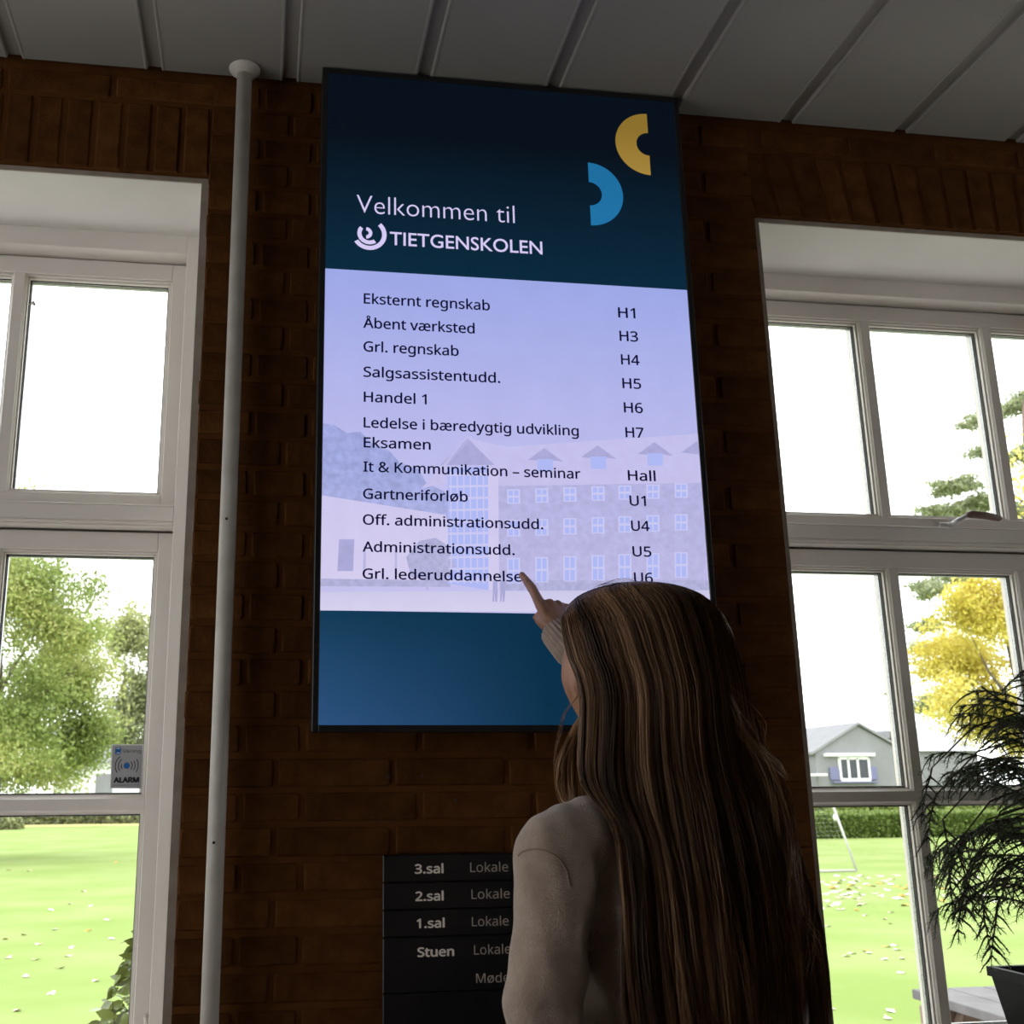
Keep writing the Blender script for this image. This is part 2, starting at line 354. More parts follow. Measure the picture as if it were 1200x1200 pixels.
def window(n, X0, X1, vb, lab):
    f = MB(); t = .018                       # X0, X1: brick opening
    a, b_ = X0+t, X1-t; fx0, fx1 = a+.044, b_-.044
    Y0, Y1 = YF, YF+.13; top = 2.660; ft = 2.6125
    f.box(a-.01, fx0, Y0, Y1, SILL, top+.01, .0015); f.box(fx1, b_+.01, Y0, Y1, SILL, top+.01, .0015)
    f.box(fx0, fx1, Y0, Y1, ft, top+.01, .0015); f.box(fx0, fx1, Y0, Y1, SILL, SILL+.045, .0015)
    root = f.build('window_%d' % n, M['white']); root['kind'] = 'structure'; root['label'] = lab
    tr = MB(); tr.box(fx0, fx1, YF, Y1, 1.9455, 1.980, .002)
    tr.box(fx0, fx1, YF+.002, YF+.020, 1.9375, 1.9455, .002); tr.box(fx0, fx1, YF+.008, YF+.05, 1.9335, 1.938, .0015); tr.box(fx0, fx1, YF-.001, YF+.012, 1.9795, 1.9835, .0015)
    tr.box(fx0, fx1, YS+.068, Y1, 1.905, 2.005, .002)
    tr.build('transom', M['white'], root)
    st = MB(); st.box(fx0-.002, fx0+.014, YS+.067, Y1, SILL+.04, ft); st.box(fx1-.014, fx1+.002, YS+.067, Y1, SILL+.04, ft); st.box(fx0, fx1, YS+.067, Y1, ft-.014, ft+.002); st.box(fx0, fx1, YS+.067, Y1, SILL+.04, SILL+.065)
    st.build('frame_stop', M['white'], root)
    sx0, sx1 = fx0+.0025, fx1-.0025
    sash('upper_sash', root, sx0, sx1, 1.985, 2.609, sx0+.034, sx1-.034, 2.021, 2.5655, vb, [])
    sash('lower_sash', root, sx0, sx1, SILL+.048, 1.9305, sx0+.034, sx1-.034, SILL+.10, 1.8865, vb, [1.3255])
    l = MB(); l.box(X0-.002, a, .02, YF+.02, SILL, top); l.box(b_, X1+.002, .02, YF+.02, SILL, top); l.box(X0-.002, X1+.002, .02, YF+.02, top, HEAD+.003, 0)
    l.build('plaster_lining', M['plaster'], root)
    l = MB(); l.box(X0-.002, a-.001, .017, .0195, SILL, top+.001); l.box(b_+.001, X1+.002, .017, .0195, SILL, top+.001); l.box(X0-.002, X1+.002, .017, .0195, top+.001, HEAD+.003); l.build('lining_edge', mat('raw_plaster', (.26, .215, .17), .9, .1, col2=(.32, .27, .22), scale=30), root)
    s = MB(); s.box(X0-.0, X1+.0, -.03, YF+.01, SILL-.03, SILL, .004); s.build('window_sill', M['white'], root)
    st = MB(); st.box(fx0, fx1, Y1, Y1+.08, SILL-.01, SILL+.02, .004); st.build('outer_sill', M['white'], root)
    return root
win1 = window(1, WL, XL, [-1.4705, -1.1127], 'white timber window left of the display, with an alarm sticker')
win2 = window(2, XR, WR, [1.0690, 1.4280], 'white timber window right of the display, with a potted conifer before it')
hd = MB(); p0 = (1.222, YS-.001, 1.999)
hd.box(p0[0]-.013, p0[0]+.045, YS-.009, YS, p0[2]-.009, p0[2]+.009, .002)
ho = hd.build('handle_plate', M['steel'], win2)
h2 = MB(); h2.tube([(p0[0]+.012, YS-.008, p0[2]-.001), (p0[0]+.018, YS-.030, p0[2]+.006), (p0[0]+.045, YS-.045, p0[2]+.020)], [(.007, .004)]*3, 10); h2.build('handle_arm', M['steel'], ho, True)
h3 = MB(); h3.tube([(p0[0]+.038, YS-.046, p0[2]+.020), (p0[0]+.05, YS-.048, p0[2]+.022), (p0[0]+.085, YS-.048, p0[2]+.020), (p0[0]+.128, YS-.046, p0[2]+.014), (p0[0]+.134, YS-.045, p0[2]+.013)], [(.006, .008), (.010, .011), (.0095, .011), (.008, .010), (.005, .007)], 14); h3.build('handle_grip', M['grip'], ho, True)
# stay pin low on the left window, shown at its foot
s = MB(); p = onY(171, 1192, YS-.004); s.tube([(p[0], YS, p[2]), (p[0], YS-.007, p[2])], .006, 14); s.tube([(p[0], YS-.007, p[2]), (p[0], YS-.012, p[2]-.003), (p[0]+.004, YS-.02, p[2]-.02), (p[0]-.01, YS-.022, p[2]-.035), (p[0]-.03, YS-.022, p[2]-.038)], [.004, .004, .0035, .0035, .004], 10)
s.build('window_catch', M['white'], win1, True)
s = MB(); p = onY(40, 357, YS+.01); s.tube([(p[0]-.012, YS+.012, p[2]), (p[0], YS+.008, p[2]+.002)], .0015, 8); s.tube([(p[0]-.002, YS+.004, p[2]+.004), (p[0]+.003, YS+.003, p[2]-.004)], [.004, .003], 10); s.build('pull_knob', M['letter'], win1, True)

# ------------------------------------------------------------ heating pipe
pp = empty('vertical_pipe', (-.586, -.045, 0), 'grey painted vertical pipe running floor to ceiling left of the display', 'pipe')
b = MB(); cyl(b, -.586, -.045, .0, CEIL, .0166, 28); b.build('pipe', M['pole'], pp, True)
b = MB()
b.tube([(-.586, -.045, CEIL-.016), (-.586, -.045, CEIL-.013), (-.586, -.045, CEIL-.006), (-.586, -.045, CEIL-.001), (-.586, -.045, CEIL)], [.0185, .022, .032, .035, .035], 28); b.build('ceiling_rosette', M['pole'], pp, True)
b = MB(); b.tube([(-.586, -.045, 0), (-.586, -.045, .012)], [.035, .022], 28); b.build('floor_rosette', M['pole'], pp, True)
for px, py in ((265.5, 608), (250.5, 987.5)):
    p = onY(px, py, -.061); b = MB(); b.tube([(p[0], -.058, p[2]), (p[0], -.0625, p[2])], .0028, 10); b.build('rivet', M['gasket'], pp)

# ------------------------------------------------------------ the display
SY = -.080; SX = .4015; SZ0 = 1.4713; SZ1 = 2.8989; BZ = .0125
disp = empty('information_display', (0, -.04, SZ0-BZ), 'large upright digital display in a thin black frame listing classes and rooms', 'display')
b = MB(); b.box(-SX-BZ, SX+BZ, SY+.004, -.028, SZ0-BZ, SZ1+BZ, .004)
b.box(-SX-BZ, -SX, SY-.003, SY+.006, SZ0-BZ, SZ1+BZ, .0012); b.box(SX, SX+BZ, SY-.003, SY+.006, SZ0-BZ, SZ1+BZ, .0012)
b.box(-SX, SX, SY-.003, SY+.006, SZ0-BZ, SZ0, .0012); b.box(-SX, SX, SY-.003, SY+.006, SZ1, SZ1+BZ, .0012)
b.build('bezel', M['black'], disp)
b = MB(); b.box(-.2, .2, -.028, .003, 1.9, 2.4, .002); b.build('wall_mount', M['steel'], disp)
def poly(name, pts, mt, layer, parent=disp, th=.0002):
    """flat piece of the shown picture; pts are photograph pixels or (x,z) pairs on the screen plane"""
    y = SY-.0003*layer; n_ = len(pts); mb = MB()
    mb.add([(x, y, z) for x, z in pts]+[(x, y+th, z) for x, z in pts], [tuple(range(n_)), tuple(range(n_, 2*n_))]+[(i, (i+1) % n_, n_+(i+1) % n_, n_+i) for i in range(n_)])
    return mb.build(name, mt, parent)
def S(x, y):
    p = onY(x, y, SY); return (float(p[0]), float(p[2]))
ZA = S(590, 327)[1]; ZB = S(600, 718.5)[1]
scr = poly('screen_header', [(-SX, ZA), (SX, ZA), (SX, SZ1), (-SX, SZ1)], emis('header_image_falloff', (9, 42, 63), (6, 16, 27), ZA, SZ1-.15, .03, 3), 0)  # darker towards the top: viewing-angle falloff painted into the emission
poly('screen_list_area', [(-SX, ZB), (SX, ZB), (SX, ZA), (-SX, ZA)], emis('list_image_falloff', (198, 195, 240), (158, 169, 232), 1.9, ZA, .025, 12), 0)  # the image's sky gradient and viewing-angle falloff, both painted into the emitted colour
poly('screen_footer', [(-SX, SZ0), (SX, SZ0), (SX, ZB), (-SX, ZB)], emis('footer_image_falloff', (44, 82, 126), (18, 60, 88), SZ0, ZB, .04, 4, x1=(10, 48, 74), xr=(-.42, .05)), 0)  # dimming across the footer is viewing-angle falloff painted into its colours
# picture of the school building behind the list
def Q(pts): return [S(380+a/2.609, 500+b_/2.609) for a, b_ in pts]
E_ = dict(tree=emis('img_trees', (184, 186, 230), (160, 168, 222), 1.75, 2.0, .14, 70), wall=emis('img_wall', (190, 187, 229), (182, 181, 226), 1.72, 1.95, .07, 70),
          roof=emis('img_roof', (206, 198, 236), (198, 194, 238), 1.8, 2.0, .03, 40), light=emis('img_light_wall', (216, 208, 240), (208, 202, 240), 1.7, 1.9, .02, 30),
          ground=emis('img_ground', (216, 211, 239), (205, 201, 234), 1.69, 1.74, .02, 25), glass=emis('img_windows', (176, 186, 246)), frame=emis('img_frames', (203, 202, 244)),
          dark=emis('img_gable', (172, 170, 216), None, noise=.06, nscale=50), hedge=emis('img_hedge', (178, 178, 218), None, noise=.1, nscale=90), glow=emis('img_path', (222, 214, 240)))
pic = poly('building_picture', Q([(-12, 505), (1180, 500), (1183, 568), (-12, 562)]), E_['ground'], 1)
def PP(nm, pts, m_, l): return poly(nm, Q(pts), E_[m_], l, pic)
PP('pictured_tree', [(-5, -10), (30, -5), (70, 20), (110, 15), (150, 55), (200, 75), (230, 110), (290, 130), (310, 170), (370, 200), (385, 250), (385, 480), (-10, 480)], 'tree', 2)
PP('pictured_roof', [(455, 40), (560, 62), (1145, 22), (1160, 185), (560, 190), (480, 120)], 'roof', 3)
PP('pictured_wall', [(530, 182), (1156, 172), (1172, 500), (530, 500)], 'wall', 4)
PP('pictured_low_building', [(-8, 210), (370, 270), (385, 320), (385, 470), (-12, 470)], 'light', 3)
PP('pictured_tower', [(378, 130), (500, 120), (505, 500), (378, 480)], 'glass', 5)
PP('pictured_pillar', [(500, 115), (532, 150), (534, 500), (502, 500)], 'light', 6)
PP('pictured_gable', [(355, 118), (437, 36), (520, 118)], 'dark', 6)
PP('pictured_gable_roof', [(437, 30), (560, 85), (582, 125), (520, 118)], 'roof', 7)
PP('pictured_gable_edge', [(297, 190), (437, 30), (446, 40), (365, 130), (375, 170)], 'roof', 6)
for i in range(10): PP('pictured_bar', [(380, 145+i*36), (502, 142+i*36), (502, 149+i*36), (380, 152+i*36)], 'frame', 7)
for i in range(6): PP('pictured_bar', [(384+i*20, 140), (388+i*20, 140), (390+i*20, 480), (386+i*20, 480)], 'frame', 7)
for r_, ys in enumerate(((192, 236), (286, 336), (402, 480))):
    for i in range(7):
        x = 578+i*86-(4 if i > 3 else 0); y = ys[0]-i*3; y2 = ys[1]-i*3
        PP('pictured_window', [(x-20, y), (x+20, y), (x+21, y2), (x-19, y2)], 'frame', 5)
        for u in (0, 1):
            for v_ in range(2):
                a_ = x-15+u*17; c_ = y+4+v_*(y2-y)/2
                PP('pictured_pane', [(a_, c_), (a_+13, c_), (a_+13, c_+(y2-y)/2-7), (a_, c_+(y2-y)/2-7)], 'glass', 6)
for x, y in ((672, 66), (835, 58), (1008, 48), (1140, 44)):
    x1 = min(x+58, 1146)
    PP('pictured_dormer', [(x-50, y+36), (x, y), (x1, y+42), (min(x+28, 1148), y+38), (x-28, y+38)], 'dark', 6)
    if x < 1100: PP('pictured_window', [(x-22, y+34), (x+26, y+34), (x+26, y+72), (x-20, y+72)], 'glass', 7)
PP('pictured_hedge', [(-10, 465), (385, 470), (385, 490), (-12, 488)], 'hedge', 4); PP('pictured_hedge', [(540, 470), (1172, 470), (1176, 500), (540, 502)], 'hedge', 5)
PP('pictured_door', [(45, 345), (92, 345), (88, 442), (40, 442)], 'dark', 5); PP('pictured_door', [(120, 365), (128, 365), (126, 445), (118, 445)], 'wall', 5)
PP('pictured_door', [(215, 365), (222, 365), (222, 450), (215, 450)], 'wall', 5)
PP('pictured_tree', [(250, 400), (290, 350), (340, 340), (385, 370), (400, 430), (370, 470), (318, 470), (318, 500), (312, 500), (312, 470), (265, 460)], 'hedge', 6)
for x in (522, 545): PP('pictured_walker', [(x-7, 470), (x+7, 470), (x+8, 500), (x+5, 536), (x, 536), (x-1, 505), (x-4, 536), (x-8, 536)], 'dark', 8)

import os
FONT = None
try:
    fp = os.path.join(bpy.utils.system_resource('DATAFILES'), 'fonts', 'NotoSansHebrew-Regular.woff2')   # a typeface that ships with Blender
    if os.path.exists(fp): FONT = bpy.data.fonts.load(fp)
except Exception: FONT = None
CAPH = {}
def glyphs(body, f, bold=0):
    cu = bpy.data.curves.new('t', 'FONT'); cu.body = body; cu.size = 1; cu.offset = bold; cu.resolution_u = 4
    if f: cu.font = f
    tmp = bpy.data.objects.new('t', cu); COL.objects.link(tmp); dg = bpy.context.evaluated_depsgraph_get(); dg.update()
    me = bpy.data.meshes.new_from_object(tmp.evaluated_get(dg)); bpy.data.objects.remove(tmp)
    co = np.zeros(len(me.vertices)*3, np.float32); me.vertices.foreach_get('co', co); return me, co.reshape(-1, 3)
def text(name, body, px, py, pxr, cap, Y, mt, parent, lay=.0012, bold=0, th=.0003, pyr=None, sans=True):
    """lettering laid flat at its real place: left/baseline/right given where the photograph shows them"""
    f = FONT if sans else None
    if f not in CAPH: CAPH[f] = float(glyphs('H', f)[1][:, 1].max())
    off = bold if not (FONT and sans) else 0
    me, co = glyphs(body, f, off); me.name = name
    if FONT and sans and bold > 0:
        b_ = bmesh.new(); b_.from_mesh(me); g_ = b_.faces[:]+b_.edges[:]+b_.verts[:]
        for n_, q_ in enumerate(((bold*1.6, 0), (bold*.8, bold*.7), (bold*.8, -bold*.7))):
            d_ = bmesh.ops.duplicate(b_, geom=g_); bmesh.ops.translate(b_, verts=[v for v in d_['geom'] if isinstance(v, bmesh.types.BMVert)], vec=(q_[0], q_[1], .00005*(n_+1)))
        b_.to_mesh(me); b_.free(); co = np.zeros(len(me.vertices)*3, np.float32); me.vertices.foreach_get('co', co); co = co.reshape(-1, 3)
    a = onY(px, py, Y); b_ = onY(pxr, pyr if pyr else py+(pxr-px)*.05, Y); up = onY(px, py-cap, Y)
    capw = (up[2]-a[2]); x0, x1 = co[:, 0].min(), co[:, 0].max()
    s = capw/CAPH[f]; sx = (b_[0]-a[0])/(x1-x0)
    out = np.zeros_like(co); out[:, 0] = a[0]+(co[:, 0]-x0)*sx; out[:, 2] = a[2]+co[:, 1]*s; out[:, 1] = Y-lay-co[:, 2]
    me.vertices.foreach_set('co', out.ravel()); me.materials.clear(); me.materials.append(mt); me.update()
    return link(name, me, parent)
ink = emis('list_text', (10, 10, 50)); pale = emis('header_text', (214, 204, 246))
rows = [("Eksternt regnskab", 426, 356.3, 573.8), ("Åbent værksted", 425.5, 384.7, 556), ("Grl. regnskab", 425.7, 412.3, 537.3), ("Salgsassistentudd.", 425.7, 442, 586), ("Handel 1", 426, 471.3, 499.8),
        ("Ledelse i bæredygtig udvikling", 425.9, 501.3, 678), ("Eksamen", 425.9, 524.7, 504.5), ("It & Kommunikation – seminar", 425.5, 553, 680.2), ("Gartneriforløb", 425.2, 584.7, 548), ("Off. administrationsudd.", 425, 615, 636.5),
        ("Administrationsudd.", 424.6, 646.7, 603), ("Grl. lederuddannelse", 424.6, 678.3, 611.5)]
for t_, x, y, xr in rows: text('list_line', t_, x, y, xr, 11.6, SY, ink, disp, .0034, bold=.018)
for t_, x, y, xr in [("H1", 724, 372.6, 744.2), ("H3", 725.7, 400, 747.4), ("H4", 727.4, 427.6, 749.2), ("H5", 729, 455.4, 751), ("H6", 730.7, 483.8, 753), ("H7", 732.6, 512.8, 754), ("Hall", 735.4, 563.3, 768), ("U1", 737.4, 592.8, 756.6), ("U4", 739.2, 622.2, 761), ("U5", 740.8, 652.2, 763), ("U6", 742.6, 683, 764.8)]:
    text('room_code', t_, x, y, xr, 11.6, SY, ink, disp, .0034, bold=.018)
text('welcome_text', 'Velkommen til', 417.8, 249.7, 603, 21.2, SY, pale, disp, .002, bold=-.012, sans=False)
text('school_name', 'TIETGENSKOLEN', 456.8, 287.2, 635.5, 15, SY, pale, disp, .002, bold=.008, sans=False)
def arc(name, cx, cz, r0, r1, a0, a1, mt, lay, parent=disp, n_=40, Y=SY):
    mb = MB(); vs = []; y = Y-.0003*lay
    for i in range(n_+1):
        a = math.radians(a0+(a1-a0)*i/n_)
        for r in (r0, r1): vs += [(cx+r*math.cos(a), y, cz+r*math.sin(a))]
    mb.add(vs, [(2*i, 2*i+1, 2*i+3, 2*i+2) for i in range(n_)]); return mb.build(name, mt, parent)
c0 = S(432.6, 274.5); R1 = (S(432.6, 256)[1]-c0[1])
lg = arc('school_emblem', c0[0], c0[1], R1*.74, R1, -148, 47, pale, 4)
arc('emblem_ring', c0[0], c0[1]+R1*.03, R1*.44, R1*.68, 141, 306, pale, 4, lg); arc('emblem_core', c0[0]-R1*.18, c0[1]+R1*.06, R1*.15, R1*.36, -88, 88, pale, 4, lg)
ct = S(757.7, 134); cb = S(762.4, 205.6); rr = (ct[1]-cb[1])/2
arc('yellow_half_ring', (ct[0]+cb[0])/2, (ct[1]+cb[1])/2, rr*.37, rr, 90, 270, emis('yellow_shape', (166, 134, 60), (140, 112, 44), 2.70, 2.82), 4)
ct = S(688.6, 190.8); cb = S(692.5, 264.3); rr = (ct[1]-cb[1])/2
arc('blue_half_ring', (ct[0]+cb[0])/2, (ct[1]+cb[1])/2, rr*.37, rr, -90, 90, emis('blue_shape', (34, 118, 172), (30, 110, 160), 2.5, 2.7), 4)

# ------------------------------------------------------------ floor directory sign
sg = empty('floor_directory_sign', (0, -.006, .74), 'black floor directory sign with pale lettering, low on the bricks behind the person', 'sign')
zs = [1.2295, 1.1785, 1.1285, 1.0795, .9810, .882, .833, .784]
for i in range(len(zs)-1):
    mb = MB(); mb.box(-.270, .270, -.012, -.002, zs[i+1]+.0006, zs[i]-.0006, .0016); mb.build('sign_slat', M['plaque'], sg)
for t_, x, y, xr, c_ in (("3.sal", 485.8, 1023.6, 519.8, 10.5), ("2.sal", 486.6, 1055.7, 520, 10.5), ("1.sal", 488, 1087.5, 521.2, 10.5), ("Stuen", 489, 1121.2, 532.3, 10.5)):
    text('floor_name', t_, x, y, xr, c_, -.012, M['bold'], sg, .0006, bold=.035, pyr=y-1)
for t_, x, y, xr in (("Lokale H", 551, 1022, 610), ("Lokale H", 552.5, 1053.5, 612), ("Lokale", 553, 1085.5, 596), ("Lokale", 555.5, 1118.7, 598.5), ("Møde", 558, 1152, 597)):
    text('room_name', t_, x, y, xr, 11, -.012, M['letter'], sg, .0006, bold=-.01, pyr=y-1)

# ------------------------------------------------------------ alarm sticker on the left window
GY = YS+.0268
grey = mat('sticker_grey', (.30, .30, .31), .5, .3); ink2 = mat('sticker_ink', (.01, .01, .012), .5, .3); blue = mat('sticker_blue', (.01, .09, .28), .5, .3); lite = mat('sticker_edge', (.62, .62, .62), .5, .3)
stk = empty('alarm_sticker', (-.799, GY, 1.40), 'small grey ALARM sticker with blue dot at lower right corner of left window', 'sticker')
def gpt(x, y): p = onY(x, y, GY); return (float(p[0]), float(p[2]))
def gq(name, pts, mt, lay):
    mb = MB(); k = len(pts); mb.add([(x, GY-.0003*lay, z) for x, z in pts]+[(x, GY-.0003*lay+.0002, z) for x, z in pts], [tuple(range(k)), tuple(range(k, 2*k))]+[(i, (i+1) % k, k+(i+1) % k, k+i) for i in range(k)]); return mb.build(name, mt, stk)
def K(u, v): return gpt(100+u/12, 850+v/12)
gq('sticker_border', [K(372, 268), K(818, 268), K(785, 890), K(345, 886)], lite, 1)
gq('sticker_sheet', [K(386, 280), K(804, 280), K(776, 882), K(358, 880)], grey, 2)
gq('sticker_logo', [K(430, 312), K(500, 312), K(506, 322), K(500, 400), K(490, 410), K(428, 408), K(420, 398), K(424, 320)], blue, 3)
for v0, v1 in ((322, 332), (384, 394)): gq('logo_bar', [K(440, v0), K(490, v0), K(490, v1), K(438, v1)], lite, 4)
cc = K(583, 567); kk = abs(K(583, 523)[1]-cc[1]); arc('sticker_dot', cc[0], cc[1], 0, kk, 0, 360, blue, 3, stk, 24, GY)
for r in (1.75, 2.65, 3.65):
    for a0, a1 in ((-38, 38), (142, 218)): arc('sticker_wave', cc[0], cc[1], kk*(r-.13), kk*(r+.13), a0*(.9 if r > 2 else 1.15), a1 if a0 > 0 else a1*(.9 if r > 2 else 1.15), ink2, 3, stk, 16, GY)
text('sticker_lettering', 'ALARM', 100+395/12, 850+804/12, 100+755/12, 5.9, GY, ink2, stk, .0012, bold=.07, pyr=850+804/12)
text('sticker_maker', 'Sikring', 100+522/12, 850+385/12, 100+778/12, 3.6, GY, ink2, stk, .0012, pyr=850+385/12)
text('sticker_small_print', 'Kontrolcentral 70 10 10 10', 100+388/12, 850+850/12, 100+748/12, 1.5, GY, ink2, stk, .0012, pyr=850+850/12)

# ============================================================ outside
leaf_green = leafmat('leaf_green', [(.17, .21, .06), (.28, .35, .10), (.40, .46, .17), (.56, .54, .22)], .45)
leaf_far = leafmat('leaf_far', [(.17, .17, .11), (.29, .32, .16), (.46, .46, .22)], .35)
leaf_yellow = leafmat('leaf_yellow', [(.22, .28, .05), (.54, .45, .08), (.70, .60, .12), (.76, .68, .25)], .4)
leaf_pine = leafmat('leaf_pine', [(.22, .25, .15), (.32, .36, .20), (.44, .45, .28)], .3)
bark = mat('bark', (.10, .08, .06), .9, .1, col2=(.18, .15, .12), scale=20, bump=.5, bscale=30)
bark_pink = mat('pine_bark', (.22, .16, .13), .9, .1, col2=(.30, .24, .20), scale=20)
lawn = MB(); lawn.add([(x, y, GZ) for x, y in ((-90, .4), (110, .4), (110, 150), (-90, 150))], [(0, 1, 2, 3)])
mg = mat('lawn_grass', (.21, .285, .08), .95, .05, col2=(.27, .33, .12), scale=.6, detail=8, bump=.6, bscale=12)
lw = lawn.build('lawn', mg); lw['kind'] = 'structure'
pv = MB(); pv.box(-8, 9, .4, 4.4, GZ-.05, GZ+.004); pvo = pv.build('bounce_paving_strip', mat('bounce_paving', (.62, .59, .57), .9, .1, col2=(.68, .65, .63), scale=3)); pvo['kind'] = 'structure'  # added out of view, pale and wide to bounce light onto the soffits
def leaves(name, P, size, mt, parent, asp=.55, attr=None, jit=.3):
    """one small folded leaf blade (two quads) per point, turned at random"""
    n = len(P); a = NR.normal(size=(n, 3)); a /= np.linalg.norm(a, axis=1)[:, None]
    b = NR.normal(size=(n, 3)); b -= a*(a*b).sum(1)[:, None]; b /= np.linalg.norm(b, axis=1)[:, None]; c = np.cross(a, b)
    s = (size*(1+NR.uniform(-jit, jit, n)))[:, None]; w = s*asp*.5
    V = np.stack([P-a*s*.5, P+b*w, P+a*s*.5, P-b*w, P-c*w*.35], 1)
    V = np.stack([P-a*s*.5+c*w*.3, P+b*w, P+a*s*.5+c*w*.3, P-b*w], 1).reshape(-1, 3)
    i = np.arange(n)[:, None]*4; T = np.concatenate([i+np.array([0, 1, 2]), i+np.array([0, 2, 3])], 1).reshape(-1, 3)
    at_ = NR.uniform(0, 1, n) if attr is None else attr
    o = bigmesh(name, V, T, mt, parent, tri=True, attr=np.repeat(at_, 4)); o['kind'] = 'stuff'; return o
def clump_points(C, R, n, ncl, cr, flat=.7, shell=.5):
    """points in clusters filling an ellipsoid crown"""
    d = NR.normal(size=(ncl, 3)); d /= np.linalg.norm(d, axis=1)[:, None]
    rr = NR.uniform(shell, 1, ncl)[:, None]; c = np.array(C)+d*rr*np.array(R)
    k = NR.integers(0, ncl, n); q = NR.normal(size=(n, 3))*.45*cr*np.array([1, 1, flat]); return c[k]+q, k
def trunk(parent, base, top, r0, r1, limbs, name='trunk', mt=None):
    b = MB(); base = np.array(base); top = np.array(top); pts = [base+(top-base)*t+np.array([math.sin(t*5)*.15, 0, 0]) for t in np.linspace(0, 1, 7)]
    b.tube(pts, list(np.linspace(r0, r1, 7)), 10); b.build(name, mt or bark, parent, True)
    for (t, v, r) in limbs:
        s_ = base+(top-base)*t; v = np.array(v, float); b = MB()
        b.tube([s_, s_+v*.35+np.array([0, 0, .1]), s_+v*.7, s_+v+np.array([0, 0, .25])], [r, r*.7, r*.4, r*.12], 8); b.build('branch', mt or bark, parent, True)
def tree(label, group, base, C, R, n, ncl, cr, size, mt, limbs, extra=None, shell=.35, name='broadleaf_tree'):
    t = empty(name, tuple(base), label, 'tree', group)
    trunk(t, base, (C[0], C[1], C[2]+R[2]*.5), .28 if R[2] > 2.5 else .16, .05, limbs)
    P, k = clump_points(C, R, n, ncl, cr, shell=shell); kv = NR.uniform(.1, .75, ncl)[k]
    if extra is not None:
        P2, k2 = extra; P = np.vstack([P, P2]); kv = np.concatenate([kv, NR.uniform(.2, .8, len(P2))])
    P = P[P[:, 2] > GZ+.3] if True else P; kv = kv[:len(P)]
    leaves('foliage', P, size, mt, t, attr=np.clip(kv+NR.uniform(-.25, .3, len(P)), 0, 1)); return t
G = 'trees standing beyond the lawn'
def gb(x, y, dep): p = at(x, y, dep); return (float(p[0]), float(p[1]), GZ)
D1 = 26
# big pale green tree seen in the left window: several masses of foliage
Pm = []
for (x, y, rx, ry, n, ncl) in ((25, 700, 62, 70, 9500, 80), (70, 800, 66, 80, 13000, 100), (10, 850, 70, 70, 9000, 70), (98, 860, 36, 56, 5200, 40), (-45, 740, 70, 150, 5000, 60), (30, 905, 70, 30, 4500, 40), (75, 745, 50, 60, 5000, 45), (38, 572, 34, 12, 130, 9), (28, 620, 44, 40, 1800, 26), (105, 690, 30, 26, 500, 12)):
    c_ = at(x, y, D1+rnd.uniform(-1.5, 1.5)); s_ = D1/F_PX; P, k = clump_points(c_, (rx*s_, rx*s_*.8, ry*s_), int(n*1.4), ncl, .55, shell=.15); Pm.append(P)
c_ = at(20, 760, D1)
t1 = empty('broadleaf_tree', gb(-20, 900, D1), 'large pale green tree filling the left window, its leaves turning yellow', 'tree', G)
trunk(t1, gb(-20, 900, D1), tuple(at(10, 700, D1)), .30, .08, [(.35, at(90, 830, D1)-at(0, 880, D1), .09), (.5, at(110, 780, D1)-at(0, 850, D1), .07), (.4, at(-60, 780, D1)-at(0, 860, D1), .1), (.6, at(60, 700, D1)-at(0, 800, D1), .06)])
PA = np.vstack(Pm); leaves('foliage', PA, .095, leaf_green, t1, attr=np.clip(.55+.25*np.sin(PA[:, 0]*1.3+PA[:, 2]*1.7)+NR.uniform(-.35, .35, len(PA)), 0, 1))
D2 = 72
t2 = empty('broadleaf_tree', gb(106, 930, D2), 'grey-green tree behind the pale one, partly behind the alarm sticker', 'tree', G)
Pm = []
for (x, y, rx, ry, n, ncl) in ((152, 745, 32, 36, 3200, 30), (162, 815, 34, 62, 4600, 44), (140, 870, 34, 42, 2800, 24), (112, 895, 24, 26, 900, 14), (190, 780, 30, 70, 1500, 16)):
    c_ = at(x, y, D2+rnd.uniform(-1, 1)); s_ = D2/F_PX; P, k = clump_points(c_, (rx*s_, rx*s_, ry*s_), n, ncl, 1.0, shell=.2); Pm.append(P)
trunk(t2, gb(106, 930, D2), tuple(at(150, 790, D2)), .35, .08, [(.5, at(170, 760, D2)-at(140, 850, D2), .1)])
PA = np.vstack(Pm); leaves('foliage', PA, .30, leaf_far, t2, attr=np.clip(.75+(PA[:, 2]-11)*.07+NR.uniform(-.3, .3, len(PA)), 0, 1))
# the yellow tree and the pine in the right window
D3 = 24
t3 = empty('broadleaf_tree', gb(1170, 930, D3), 'bright yellow autumn tree behind the potted conifer, right window', 'tree', G); Pm = []
for (x, y, rx, ry, n, ncl) in ((1150, 720, 45, 42, 5200, 50), (1120, 770, 52, 48, 6000, 55), (1190, 700, 40, 60, 3500, 40), (1170, 830, 60, 45, 5500, 50), (1110, 815, 28, 30, 1500, 20), (1205, 860, 40, 50, 2500, 30), (1195, 560, 16, 60, 350, 16)):
    c_ = at(x, y, D3+rnd.uniform(-1, 1)); s_ = D3/F_PX; P, k = clump_points(c_, (rx*s_, rx*s_, ry*s_), int(n*1.3), ncl, .42, shell=.2); Pm.append(P)
trunk(t3, gb(1212, 930, D3), tuple(at(1180, 700, D3)), .13, .04, [(.5, at(1110, 760, D3)-at(1170, 850, D3), .07), (.5, at(1210, 740, D3)-at(1170, 850, D3), .07)])
